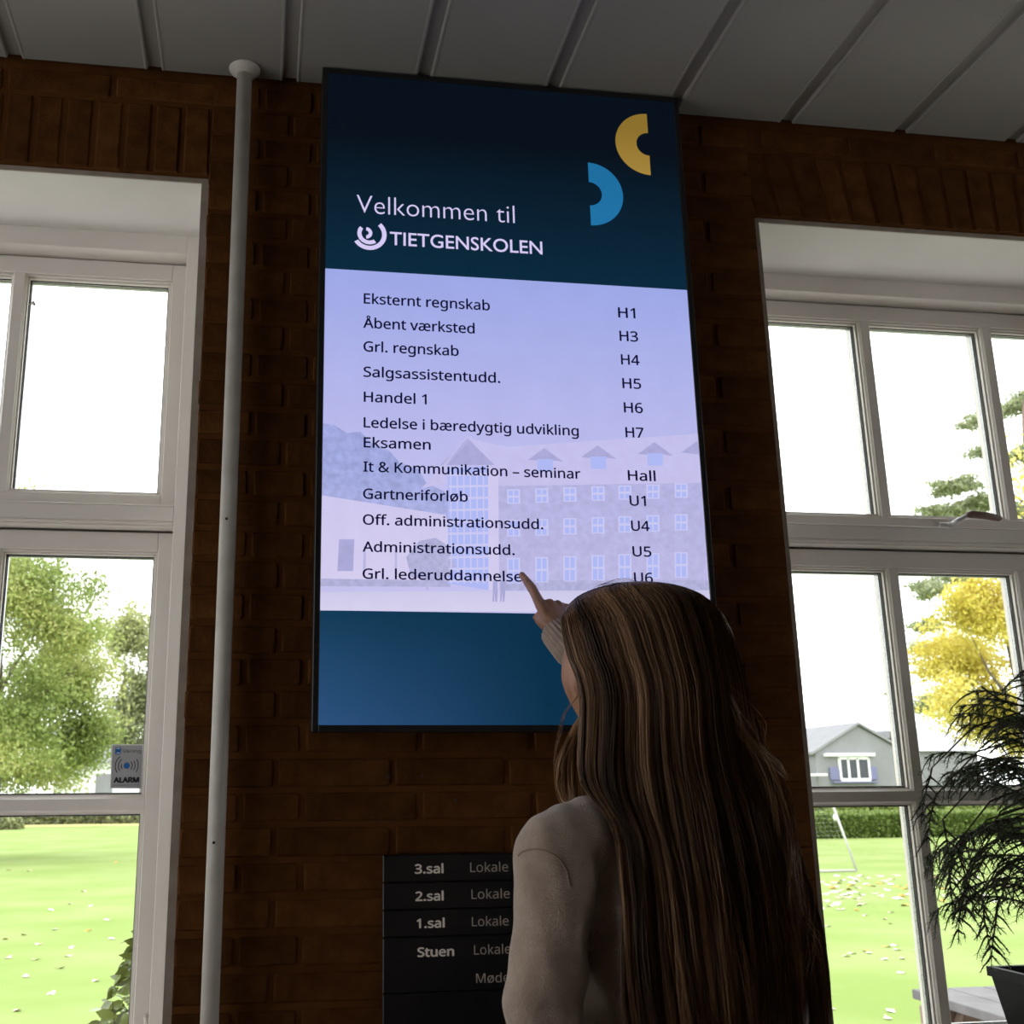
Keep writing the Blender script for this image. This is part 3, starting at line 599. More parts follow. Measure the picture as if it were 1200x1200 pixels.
PA = np.vstack(Pm); leaves('foliage', PA, .095, leaf_yellow, t3, attr=np.clip(.62+.3*np.sin(PA[:, 0]*2.3+1)*np.cos(PA[:, 2]*1.9+.5)+NR.uniform(-.3, .3, len(PA)), 0, 1))
D4 = 36
t4 = empty('pine_tree', gb(1215, 930, D4), 'tall pine with flat drifting branches behind the yellow tree', 'tree', G); Pm = []
for (x, y, rx, ry, n) in ((1190, 475, 40, 20, 1500), (1150, 492, 28, 12, 900), (1205, 530, 36, 22, 1200), (1148, 530, 16, 6, 300), (1120, 572, 48, 9, 1500), (1150, 592, 60, 14, 2200), (1100, 598, 26, 8, 600), (1195, 600, 30, 18, 1200), (1090, 690, 30, 14, 1000), (1120, 678, 40, 12, 1000), (1085, 735, 22, 14, 650), (1080, 760, 18, 10, 300), (1088, 822, 26, 22, 900), (1052, 812, 12, 10, 160), (1130, 640, 50, 16, 500)):
    c_ = at(x, y, D4+rnd.uniform(-1, 1)); s_ = D4/F_PX; P, k = clump_points(c_, (rx*s_, rx*s_, ry*s_), n, 12, .42, flat=.35, shell=.05); Pm.append(P)
trunk(t4, gb(1215, 930, D4), tuple(at(1205, 470, D4)), .3, .08, [(.62, at(1110, 598, D4)-at(1208, 640, D4), .07), (.5, at(1085, 690, D4)-at(1208, 740, D4), .08), (.75, at(1140, 520, D4)-at(1206, 560, D4), .06), (.38, at(1085, 815, D4)-at(1208, 830, D4), .07)], mt=bark_pink)
PA = np.vstack(Pm); leaves('foliage', PA, .26, leaf_pine, t4, asp=.22, attr=np.clip(.5+NR.uniform(-.5, .5, len(PA)), 0, 1))
# hedges and bushes
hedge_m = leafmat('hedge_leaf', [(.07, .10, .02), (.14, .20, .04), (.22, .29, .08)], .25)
def hedge(name, label, x0, x1, y, dy, h, n, size, mt=hedge_m, cat='hedge', top=0):
    t = empty(name, ((x0+x1)/2, y, GZ), label, cat)
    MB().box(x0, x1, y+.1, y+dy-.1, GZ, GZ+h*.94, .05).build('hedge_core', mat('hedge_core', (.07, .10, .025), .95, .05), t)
    P = np.stack([NR.uniform(x0, x1, n), y+NR.uniform(-.06, .1, n), GZ+NR.uniform(0, h, n)], 1)
    P2 = np.stack([NR.uniform(x0, x1, n//3), NR.uniform(y, y+dy, n//3), GZ+h+NR.uniform(-.06, .05, n//3)], 1)
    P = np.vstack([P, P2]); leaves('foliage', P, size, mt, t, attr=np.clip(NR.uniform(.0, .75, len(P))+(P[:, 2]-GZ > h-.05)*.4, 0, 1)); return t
pr0 = onZ(960, 983, GZ); pr1 = onZ(1100, 985, GZ); yh = float(pr0[1])
hh = float(onY(1000, 953, yh)[2]-GZ)
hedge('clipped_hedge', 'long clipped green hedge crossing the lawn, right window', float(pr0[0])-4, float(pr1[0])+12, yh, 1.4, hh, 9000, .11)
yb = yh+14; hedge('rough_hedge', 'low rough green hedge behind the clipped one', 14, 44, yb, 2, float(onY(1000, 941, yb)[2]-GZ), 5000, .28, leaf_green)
pl = onZ(100, 966, GZ); yl = float(pl[1])
hedge('far_hedge', 'dark hedge along the far edge of the lawn, left window', -32, 2, yl, 1.8, float(onY(100, 950, yl)[2]-GZ), 7000, .3, leaf_far)
c_ = onZ(3, 972, GZ); bu = empty('round_bush', tuple(map(float, c_)), 'round grey-green bush on the far lawn at lower left', 'bush')
R_ = float(np.linalg.norm(onY(27, 972, c_[1])-c_)); P = NR.normal(size=(2500, 3)); P /= np.linalg.norm(P, axis=1)[:, None]; P = c_+P*np.array([R_, R_, R_*.95])*NR.uniform(.8, 1.02, (2500, 1)); P = P[P[:, 2] > GZ]
leaves('foliage', P, .22, leaf_far, bu); MB().tube([c_, c_+np.array([0, 0, R_])], [.1, .04], 8).build('stem', bark, bu)
yp = yl-1.5; g = MB(); x_ = -40
g.add([(-45, yp-2.4, GZ+.012), (6, yp-2.4, GZ+.012), (6, yp+1.5, GZ+.012), (-45, yp+1.5, GZ+.012)], [(0, 1, 2, 3)]); gp = g.build('path_edge', mat('dry_grass', (.52, .44, .20), .95, .05, col2=(.40, .40, .14), scale=1.2, detail=8)); gp['kind'] = 'structure'
# pale outbuilding behind the trees on the left
grw = mat('grey_render', (.235, .232, .245), .9, .1, col2=(.26, .258, .27), scale=.8); tilew = mat('roof_tile', (.34, .34, .36), .85, .1, col2=(.38, .38, .40), scale=3); wtrim = mat('white_trim', (.8, .8, .8), .6, .3); wglass = mat('dark_window', (.03, .035, .045), .2, .5)
D5 = 58
a = at(62, 928, D5); b_ = at(200, 928, D5); t5 = at(100, 893, D5); ob = empty('garden_building', (float(a[0]), float(a[1]), GZ), 'pale low building behind the tree trunks, just left of the alarm sticker', 'building')
MB().box(float(a[0]), float(b_[0]), float(a[1]), float(a[1])+5, GZ, float(t5[2])).build('wall', wtrim, ob)
rf = MB(); x0, x1, y0, z0 = float(a[0])-.3, float(b_[0])+.3, float(a[1])-.3, float(t5[2]); rf.add([(x0, y0, z0), (x1, y0, z0), (x1, y0+2.8, z0+1.0), (x0, y0+2.8, z0+1.0), (x1, y0+5.6, z0), (x0, y0+5.6, z0)], [(0, 1, 2, 3), (3, 2, 4, 5), (0, 3, 5), (1, 4, 2), (0, 5, 4, 1)]); rf.build('roof', grw, ob)
for q in (.35, .72):
    xx = float(a[0])+q*(float(b_[0])-float(a[0])); MB().box(xx, xx+.9, float(a[1])-.04, float(a[1])+.05, GZ+.9, float(t5[2])-.6, .01).build('window', grw, ob)
# grey gabled house beyond the hedge
D6 = 60
hl = at(957, 905, D6); hp = at(1009.5, 850.5, D6); ey = at(957, 883, D6); yh2 = float(hl[1])
def HX(x, y=900): return float(onY(x, y, yh2)[0])
def HZ(x, y): return float(onY(x, y, yh2)[2])
hs = empty('gabled_house', (HX(1009), yh2, GZ), 'grey rendered house with a steep gable beyond the hedge, right window', 'house')
xg0, xg1 = HX(957), HX(1062); zp = HZ(1009.5, 850.5); ze = HZ(957, 882.5); xm = (xg0+xg1)/2
mb = MB(); mb.add([(xg0, yh2, GZ), (xg1, yh2, GZ), (xg1, yh2, ze), (xm, yh2, zp), (xg0, yh2, ze), (xg0, yh2+7, GZ), (xg1, yh2+7, GZ), (xg1, yh2+7, ze), (xm, yh2+7, zp), (xg0, yh2+7, ze)], [(0, 1, 2, 3, 4), (5, 6, 7, 8, 9), (0, 5, 9, 4), (1, 6, 7, 2)]); mb.build('gable_wall', grw, hs)
for sx_, nm in ((-1, 0), (1, 1)):
    mb = MB(); xa = xm+sx_*(xm-xg0+.25); mb.add([(xm, yh2-.2, zp+.06), (xa, yh2-.2, ze-.08), (xa, yh2+7, ze-.08), (xm, yh2+7, zp+.06), (xm, yh2-.2, zp+.2), (xa, yh2-.2, ze+.06), (xa, yh2+7, ze+.06), (xm, yh2+7, zp+.2)], [(0, 1, 2, 3), (4, 5, 6, 7), (0, 1, 5, 4), (1, 2, 6, 5), (3, 2, 6, 7), (0, 3, 7, 4)]); mb.build('gable_roof', grw, hs)
yw = yh2+2.5; xw0, xw1 = HX(870), HX(1180)
MB().box(xw0, xw1, yw, yw+6, GZ, float(onY(950, 881, yw)[2])).build('wing_wall', grw, hs)
ez, rz = float(onY(950, 881, yw)[2]), float(onY(1000, 854.5, yw+3)[2])
mb = MB(); mb.add([(xw0, yw-.3, ez), (xw1, yw-.3, ez), (xw1, yw+3, rz), (xw0, yw+3, rz), (xw1, yw+6.3, ez), (xw0, yw+6.3, ez)], [(0, 1, 2, 3), (3, 2, 4, 5), (0, 3, 5), (1, 4, 2), (0, 5, 4, 1)]); mb.build('wing_roof', tilew, hs)
for px in (963, 974, 1035, 1043):
    p = onY(px, 859.5, yw+1.5); MB().box(float(p[0])-.13, float(p[0])+.13, yw+1.0, yw+2.2, float(p[2])-.3, float(p[2])+.12, .01).build('roof_vent', grw, hs)
y_ = yh2-.05
mb = MB(); mb.box(HX(966), HX(1024), y_-.25, y_+.05, HZ(966, 886.5), HZ(966, 883), .01); mb.build('lintel', wtrim, hs)
wf = MB(); X = [HX(q) for q in (983.5, 993.5, 1004.5, 1017.5)]; zt, zb2 = HZ(1000, 888.5), HZ(1000, 914)
for q in X: wf.box(q-.055, q+.055, y_-.08, y_+.05, zb2, zt)
wf.box(X[0], X[-1], y_-.08, y_+.05, zt-.07, zt+.07); wf.box(X[0], X[-1], y_-.1, y_+.05, zb2-.09, zb2+.09); wfo = wf.build('window', wtrim, hs)
for i in range(3): MB().box(X[i]+.055, X[i+1]-.055, y_-.01, y_+.05, zb2+.09, zt-.07).build('pane', wglass, wfo)
lav = mat('lavender_shutter', (.17, .17, .29), .7, .2)
for q0, q1 in ((971, 981), (1018.5, 1026)): MB().box(HX(q0), HX(q1), y_-.09, y_, HZ(975, 914), HZ(975, 899), .01).build('shutter', lav, hs)
MB().box(HX(972), HX(1025), y_-.25, y_, HZ(1000, 917.5), HZ(1000, 915.5), .01).build('window_box', lav, hs)
MB().box(HX(944), HX(958), y_-1.0, y_+.1, HZ(950, 909.5), HZ(950, 907), .01).build('porch_roof', wtrim, hs)
# far trees and a lone treetop on the horizon, to close the view
# small practice goal on the lawn
gm = mat('goal_tube', (.45, .44, .43), .5, .4); netm = mat('net_cord', (.40, .40, .36), .8, .1)
f0 = onZ(1004, 1020, GZ+.03); yg = float(f0[1]); f0 = np.array(f0); kn = onY(979, 958, yg+.3); kn = f0+(kn-f0)*1.0; tp = kn+(kn-f0)*.32; tp[1] = yg+.3
gl = empty('practice_goal', (float(f0[0])-1, yg, GZ), 'small net goal frame on the lawn before the clipped hedge', 'goal')
tpa = np.array([tp[0], tp[1], tp[2]]); f1 = f0+np.array([-2.4, .1, 0]); tp1 = tpa+np.array([-2.4, .1, 0])
for nm, pa, pb, r in (('side_post', f0, tpa, .022), ('side_post', f1, tp1, .022), ('ground_bar', f0, f1, .02), ('crossbar', tpa, tp1, .022), ('front_post', tp1, tp1*np.array([1, 1, 0])+np.array([.0, .2, GZ+.02]), .02)):
    MB().tube([pa, pb], r, 10).build(nm, gm, gl, True)
k_ = np.array(kn); MB().tube([k_-np.array([0, 0, .06]), k_, k_+np.array([0, 0, .06])], [.03, .045, .03], 10).build('tube_joint', wtrim, gl, True)
nt = MB()
for i in range(25): t = i/24; nt.tube([f0+(f1-f0)*t, tpa+(tp1-tpa)*t], .001, 3, False)
for i in range(17): t = i/16; nt.tube([f0+(tpa-f0)*t, f1+(tp1-f1)*t], .001, 3, False)
n_ = nt.build('net', netm, gl); n_['kind'] = 'stuff'
# fallen leaves
fl_m = [mat('dry_leaf', (.62, .52, .42), .8, .1), mat('orange_leaf', (.60, .30, .07), .8, .1), mat('bleached_leaf', (.78, .74, .68), .8, .1)]
lm = []
for v_ in range(3):
    mb = MB(); N_ = 9; pts = []
    for i in range(N_): a_ = 2*PI*i/N_; r = (.5+.5*abs(math.cos(a_*2.5)))*(1.0 if i else 1.3); pts.append((math.cos(a_)*r, math.sin(a_)*r*.7, .18*math.cos(a_*2+v_)+.2))
    mb.add([(0, 0, .05)]+pts, [(0, i+1, (i+1) % N_+1) for i in range(N_)]); me = bpy.data.meshes.new('fallen_leaf'); me.from_pydata(mb.v, [], mb.f); me.materials.append(fl_m[v_]); lm.append(me)
LP = []
def fleaf(x, y, s, v_, lab, grp):
    for _ in range(60):
        p = onZ(x, y, GZ)
        if all((p[0]-q[0])**2+(p[1]-q[1])**2 > (2.0*(s+q[2]))**2*.45 for q in LP): break
        x += rnd.uniform(-4, 4); y += rnd.uniform(-2, 3)
    LP.append((p[0], p[1], s))
    o = bpy.data.objects.new('fallen_leaf', lm[v_]); COL.objects.link(o); o.location = (float(p[0]), float(p[1]), GZ+.004); o.scale = (s, s, s*.6); o.rotation_euler = (rnd.uniform(-.2, .2), rnd.uniform(-.2, .2), rnd.uniform(0, 6.28)); tag(o, lab, 'leaf', grp)
for i in range(130):
    v_ = rnd.choice((0, 0, 1, 2, 2)); k = i % 5
    y = 1020+abs(rnd.gauss(0, 26)) if k else rnd.uniform(1030, 1195); x = rnd.uniform(950, 1100)
    if k == 3: x = rnd.uniform(1100, 1200)
    fleaf(x, y+ (6 if k else 0), .075+.01*rnd.random() if y < 1060 else .045, v_, 'small fallen autumn leaf on the lawn seen through the right window', 'fallen leaves on the right lawn')
for x, y, v_ in ((34, 1021, 0), (10, 1020, 1), (60, 1067, 2), (64, 1090, 2), (82, 1060, 0), (106, 1062, 2), (126.5, 1078.5, 2), (28, 1096, 0), (6, 1101, 1), (45, 1107, 0), (104, 1091, 1), (83, 1111, 2), (80, 1121, 0), (10, 1123, 0), (42, 1125, 0), (71, 1135, 0), (131, 1101, 2), (98, 1045, 0), (30, 1145, 0), (112, 1150, 0), (60, 1165, 0), (20, 1185, 0), (135, 1011, 1)):
    fleaf(x, y, .07 if y < 1060 else .05, v_, 'small fallen leaf on the lawn seen through the left window', 'fallen leaves on the left lawn')
# picnic table outside the right window
wood = mat('weathered_wood', (.17, .16, .165), .75, .25, col2=(.22, .21, .215), scale=9, bump=.3, bscale=60, rand=.06); woodb = mat('wood_edge', (.26, .19, .15), .8, .2, col2=(.33, .25, .2), scale=14)
TZ = .60; pt = empty('picnic_table', (2.35, 1.4, GZ), 'grey weathered picnic table outside the right window, behind the pot', 'table')
for i in range(5): MB().box(1.975+i*.148, 1.975+i*.148+.142, .70, 1.965, TZ-.034, TZ, .003).build('tabletop_plank', wood, pt)
for y0 in (.95, 1.80): MB().box(1.925, 2.76, y0, y0+.045, TZ-.105, TZ-.034, .003).build('cross_beam', woodb, pt)
for sx_ in (1, -1):
    for y0 in (.995, 1.75):
        mb = MB(); xa = 2.32+sx_*.22; xb = 2.32+sx_*.55; mb.add([(xa-.05, y0, TZ-.034), (xa+.05, y0, TZ-.034), (xb+.05, y0, GZ), (xb-.05, y0, GZ), (xa-.05, y0+.045, TZ-.034), (xa+.05, y0+.045, TZ-.034), (xb+.05, y0+.045, GZ), (xb-.05, y0+.045, GZ)], [(0, 1, 2, 3), (4, 5, 6, 7), (0, 1, 5, 4), (1, 2, 6, 5), (2, 3, 7, 6), (3, 0, 4, 7)]); mb.build('leg', woodb, pt)
    MB().box(2.32+sx_*.62-.13, 2.32+sx_*.62+.13, .70, 1.965, .28, .315, .003).build('bench_plank', wood, pt)
for y0 in (.95, 1.80): MB().box(1.58, 3.06, y0-.045, y0, .20, .28, .003).build('bench_beam', woodb, pt)
# leafy shrub outside the left window
shl = mat('shrub_leaf', (.11, .155, .03), .28, .55, col2=(.22, .27, .06), scale=40, rand=.35)
lmesh = []
for v_ in range(3):
    mb = MB(); prof = [(0, 0), (.2, .30), (.45, .42), (.7, .34), (1, 0)]; vs = []
    for t_, w_ in prof: zc = -.25*t_*t_+(.02*v_); vs += [(t_, -w_*.62, zc+.10*w_), (t_, 0, zc), (t_, w_*.62, zc+.10*w_)]
    mb.add(vs, [(3*i+j, 3*i+j+1, 3*i+j+4, 3*i+j+3) for i in range(4) for j in (0, 1)]); me = bpy.data.meshes.new('leaf'); me.from_pydata(mb.v, [], mb.f); me.materials.append(shl); me.polygons.foreach_set('use_smooth', [True]*8); lmesh.append(me)
sb = at(150, 1190, 3.6); SH = empty('leafy_shrub', (float(sb[0])+.05, float(sb[1])+.05, GZ), 'glossy green leafy shrub outside the left window, bottom right of the pane', 'shrub')
sx0, sy0 = float(at(172, 1190, 3.6)[0]), float(sb[1])+.05; zbm = float(sb[2])
topz = float(at(157, 1092, 3.6)[2])
stems = MB()
for i in range(300):
    t_ = rnd.random()**.8; z = zbm-.25+(topz-zbm+.25)*t_; rad = .23*(1-t_)**.75*(.35+.65*rnd.random())+.01
    a_ = rnd.uniform(PI*.55, PI*1.75); x, y = sx0+rad*math.cos(a_), sy0+rad*math.sin(a_)
    o = bpy.data.objects.new('leaf', lmesh[i % 3]); COL.objects.link(o); o.parent = SH; o.location = (x-SH.location.x, y-SH.location.y, z-SH.location.z); s_ = rnd.uniform(.042, .070); o.scale = (s_, s_, s_)
    o.rotation_euler = (rnd.uniform(-1.4, 1.4), rnd.uniform(-.6, .9), a_+rnd.uniform(-1.1, 1.1))
    if i % 10 == 0: stems.tube([(sx0+rnd.uniform(-.02, .02), sy0, GZ), (sx0+rad*.5*math.cos(a_), sy0+rad*.5*math.sin(a_), (GZ+z)/2), (x, y, z)], [.006, .004, .0015], 4, False)
stems.build('stem', bark, SH)

# ============================================================ potted conifer on the sill of the right window
potm = mat('pot_glaze', (.006, .006, .007), .6, .15, bump=.15, bscale=80)
pcx, pcy = 1.235, .115; rimz = .955
P_ = empty('potted_conifer', (pcx, pcy, SILL), 'dark drooping conifer in a square black pot on the right window sill', 'plant')
mb = MB(); r0, r1, t_ = .070, .105, .008
def sq(r, z): return [(pcx-r, pcy-r, z), (pcx+r, pcy-r, z), (pcx+r, pcy+r, z), (pcx-r, pcy+r, z)]
rings = [sq(r0, SILL), sq(r1, rimz-.02), sq(r1+.006, rimz-.02), sq(r1+.006, rimz), sq(r1-t_, rimz), sq(r1-t_-.004, rimz-.03)]
mb.add([v for r in rings for v in r], [(4*i+j, 4*i+(j+1) % 4, 4*i+4+(j+1) % 4, 4*i+4+j) for i in range(5) for j in range(4)]+[(0, 1, 2, 3), (20, 21, 22, 23)]); mb.build('pot', potm, P_)
MB().box(pcx-r1+t_+.004, pcx+r1-t_-.004, pcy-r1+t_+.004, pcy+r1-t_-.004, rimz-.04, rimz-.022, .004).build('soil', mat('soil', (.03, .02, .013), .95, .05, bump=.8), P_)
stem_m = mat('conifer_stem', (.035, .028, .018), .8, .2); need_m = mat('conifer_needle', (.024, .044, .016), .5, .3, col2=(.05, .085, .03), scale=30)
mb = MB(); mb.tube([(pcx, pcy, rimz-.03), (pcx+.012, pcy, rimz+.15), (pcx-.01, pcy+.01, rimz+.32), (pcx+.006, pcy, rimz+.46), (pcx, pcy, rimz+.58)], [.008, .007, .0055, .004, .002], 8); mb.build('stem', stem_m, P_, True)
def frond(start, dirv, L, droop, wood_, nv, nq):
    """an arching branch with hanging side twigs, all set with flat needles"""
    p = np.array(start, float); d = np.array(dirv, float); d /= np.linalg.norm(d); pts = [p.copy()]; n = max(6, int(L/.022)); st = L/n
    for i in range(n):
        d = d+np.array([0, 0, -droop*(.35+i/n)]); d /= np.linalg.norm(d); p = p+d*st+np.array([rnd.uniform(-1, 1), rnd.uniform(-1, 1), rnd.uniform(-1, 1)])*.0015; p[1] = min(p[1], YS-.012); pts.append(p.copy())
    wood_.tube(pts, list(np.linspace(.0024, .0008, len(pts))), 4, False); return pts
def needles(pts, nv, nq, ln=.0115, dens=2):
    for a, b_ in zip(pts[:-1], pts[1:]):
        t = b_-a; l = np.linalg.norm(t); t = t/l; u = np.cross(t, [0, 0, 1.]); u = u/(np.linalg.norm(u)+1e-6); w_ = np.cross(t, u)
        for k in range(max(3, int(l/.0017*dens/2))):
            q = a+(b_-a)*rnd.random(); an = rnd.uniform(0, 2*PI); s_ = (u*math.cos(an)+w_*math.sin(an)*.6)*1.0+t*.55; s_ /= np.linalg.norm(s_); e = q+s_*ln*rnd.uniform(.7, 1.25); side = np.cross(s_, t); side = side/(np.linalg.norm(side)+1e-6)*.00075
            i0 = len(nv); nv += [tuple(q-side), tuple(q+side), tuple(e+side*.4), tuple(e-side*.4)]; nq.append((i0, i0+1, i0+2, i0+3))
nf = 0
for i in range(64):
    z = rimz+.10+.50*(i/64)**.9; a_ = i*2.4+rnd.uniform(-.3, .3); L = (.30-.10*(i/64))*rnd.uniform(.8, 1.15)*(1.0 if math.cos(a_) < 0 else 1.1)
    if z > rimz+.45: L *= .85
    dv = (math.cos(a_), math.sin(a_)*.55, rnd.uniform(.15, .7)); wd = MB(); nv, nq = [], []
    main = frond((pcx, pcy, z), dv, L, .13, wd, nv, nq); needles(main, nv, nq, dens=3)
    for j in range(2, len(main)-1, 1):
        for sd in (-1, 1):
            if rnd.random() < .05: continue
            t = main[j+1]-main[j]; t /= np.linalg.norm(t); u = np.cross(t, [0, 0, 1.]); u /= np.linalg.norm(u)+1e-6
            tw = frond(main[j], t*.5+u*sd*.8+np.array([0, 0, -.15]), rnd.uniform(.03, .10), .22, wd, nv, nq); needles(tw, nv, nq, dens=2)
    bo = wd.build('branch', stem_m, P_, rec=False); nn = bigmesh('needles', np.array(nv), np.array(nq), need_m, bo); nn['kind'] = 'stuff'; nf += len(nq)
# long hanging shoots on the left side and one upright tip at the right
for (x, y), L in (((1105, 960), .16), ((1120, 990), .16), ((1092, 900), .12), ((1145, 1000), .14), ((1150, 1050), .12), ((1170, 1060), .13), ((1112, 1010), .13), ((1098, 930), .12), ((1135, 1020), .15)):
    wd = MB(); nv, nq = [], []; s_ = onY(x, y, pcy+rnd.uniform(-.04, .05)); main = frond(s_, (rnd.uniform(-.4, .2), 0, -.6), L, .2, wd, nv, nq); needles(main, nv, nq, dens=3)
    for j in range(1, len(main)-1):
        for sd in (-1, 1):
            tw = frond(main[j], (sd*.6, rnd.uniform(-.3, .3), -.5), rnd.uniform(.02, .06), .15, wd, nv, nq); needles(tw, nv, nq)
    top = np.array([pcx-.03, pcy, s_[2]+.12]); wd.tube([top, (top+s_)/2+np.array([0, 0, .03]), s_], [.0025, .002, .0014], 5, False)
    bo = wd.build('branch', stem_m, P_, rec=False); nn = bigmesh('needles', np.array(nv), np.array(nq), need_m, bo); nn['kind'] = 'stuff'
wd = MB(); nv, nq = [], []; s_ = np.array([pcx+.02, pcy, 1.53]); e_ = onY(1150, 803, pcy); pts = [s_+(e_-s_)*t+np.array([0, 0, -.02*math.sin(t*3)]) for t in np.linspace(0, 1, 12)]
wd.tube(pts, .0022, 5, False); needles(pts, nv, nq, dens=3); wd.tube([pts[8], pts[8]+np.array([-.01, 0, .03])], .0015, 4, False); wd.tube([pts[6], pts[6]+np.array([.0, 0, .035])], .0015, 4, False)
needles([pts[8], pts[8]+np.array([-.01, 0, .03])], nv, nq); needles([pts[6], pts[6]+np.array([.0, 0, .035])], nv, nq)
bo = wd.build('branch', stem_m, P_, rec=False); nn = bigmesh('needles', np.array(nv), np.array(nq), need_m, bo); nn['kind'] = 'stuff'

# ============================================================ the person
def nrm(v): v = np.array(v, float); return v/np.linalg.norm(v)
skin = mat('skin', (.27, .135, .08), .5, .4, col2=(.31, .16, .10), scale=40, bump=.08, bscale=300)
knit = mat('beige_knit', (.27, .198, .155), .9, .1, col2=(.32, .24, .19), scale=60, bump=.55, bscale=420, sheen=.4)
denim = mat('dark_trousers', (.02, .022, .03), .85, .2, bump=.3, bscale=300); shoe_m = mat('shoe_leather', (.03, .028, .026), .5, .4)
eye_m = mat('eye_white', (.7, .68, .66), .2, .5); iris_m = mat('iris', (.05, .09, .12), .2, .5); lip_m = mat('lips', (.42, .16, .13), .45, .4); brow_m = mat('eyebrow', (.12, .07, .04), .8, .2)
BR_ = nrm((.885, .465, 0)); BF = nrm((-.465, .885, 0)); ZZ = np.array([0, 0, 1.])
SR = np.array([.200, -.600, 1.325]); SL = np.array([-.128, -.772, 1.272])
mid = (SR+SL)/2; NB = mid+np.array([.0, -.005, .055])
Wr = at(657, 747, 2.075); K1 = at(633, 708, 2.135); TIP = onY(611.5, 673.5, SY-.010)
dv = Wr-SR; dl = np.linalg.norm(dv); ua, fa = .278, .262; ca = (ua**2+dl**2-fa**2)/(2*ua*dl); ca = min(ca, .995)
pd = np.array([.45, -.2, -.85]); pd -= dv/dl*(pd@dv/dl); pd = nrm(pd); ER = SR+dv/dl*ua*ca+pd*ua*math.sqrt(1-ca*ca)
EL = at(634, 1225, 1.335); WLh = EL+np.array([.03, .12, -.20])
def rtube(mb, pts, rad, n=20):
    """tube with rounded ends"""
    pts = [np.array(p, float) for p in pts]; rad = [(r, r) if not hasattr(r, '__len__') else r for r in rad]
    d0 = nrm(pts[0]-pts[1]); d1 = nrm(pts[-1]-pts[-2]); P = []; R = []
    for k in (0, .3, .6, .85): r = max(rad[0]); P.append(pts[0]+d0*r*(1-k)*.98); f = math.sqrt(max(0.0, 1-(1-k)**2)); R.append((rad[0][0]*max(f, .03), rad[0][1]*max(f, .03)))
    for i in range(len(pts)): P.append(pts[i]); R.append(rad[i])
    for k in (.85, .6, .3, 0): r = max(rad[-1]); P.append(pts[-1]+d1*r*(1-k)*.98); f = math.sqrt(max(0.0, 1-(1-k)**2)); R.append((rad[-1][0]*max(f, .03), rad[-1][1]*max(f, .03)))
    mb.tube(P, R, n)
def lerpn(pts, rad, k=5):
    P, R = [], []
    for i in range(len(pts)-1):
        for j in range(k): t = j/k; P.append(np.array(pts[i])*(1-t)+np.array(pts[i+1])*t); R.append(rad[i]*(1-t)+rad[i+1]*t)
    P.append(np.array(pts[-1])); R.append(rad[-1])
    Q = [P[0]]+[(P[i-1]+2*P[i]+P[i+1])/4 for i in range(1, len(P)-1)]+[P[-1]]; return Q, R
def torso(mb, rows, n=40):
    rings = []
    for z, cx, cy, hw, hd in rows:
        c = np.array([cx, cy, z]); rg = []
        for k in range(n):
            a = 2*PI*k/n; ca_, sa = math.cos(a), math.sin(a); e = .85
            rg.append(c+BR_*hw*math.copysign(abs(ca_)**e, ca_)+BF*hd*math.copysign(abs(sa)**e, sa))
        rings.append(rg)
    vs = [v for r in rings for v in r]
    mb.add(vs, [(i*n+k, i*n+(k+1) % n, (i+1)*n+(k+1) % n, (i+1)*n+k) for i in range(len(rows)-1) for k in range(n)]+[tuple(range(n))[::-1], tuple((len(rows)-1)*n+k for k in range(n))])
def fuse(name, mb, vox, mt, parent, smooth=4, fn=None, fac=.5):
    """join overlapping volumes into one continuous skin"""
    me = bpy.data.meshes.new(name); me.from_pydata(mb.v, [], mb.f); recalc(me)
    tmp = bpy.data.objects.new('tmp', me); COL.objects.link(tmp)
    r = tmp.modifiers.new('r', 'REMESH'); r.mode = 'VOXEL'; r.voxel_size = vox
    s = tmp.modifiers.new('s', 'SMOOTH'); s.factor = fac; s.iterations = smooth
    dg = bpy.context.evaluated_depsgraph_get(); dg.update(); out = bpy.data.meshes.new_from_object(tmp.evaluated_get(dg)); bpy.data.objects.remove(tmp)
    if fn is not None:
        co = np.zeros(len(out.vertices)*3, np.float32); no = np.zeros_like(co); out.vertices.foreach_get('co', co); out.vertices.foreach_get('normal', no)
        co = co.reshape(-1, 3); no = no.reshape(-1, 3); co = fn(co, no).astype(np.float32); out.vertices.foreach_set('co', co.ravel())
    out.materials.clear(); out.materials.append(mt); out.polygons.foreach_set('use_smooth', [True]*len(out.polygons)); out.name = name; out.update()
    return link(name, out, parent)
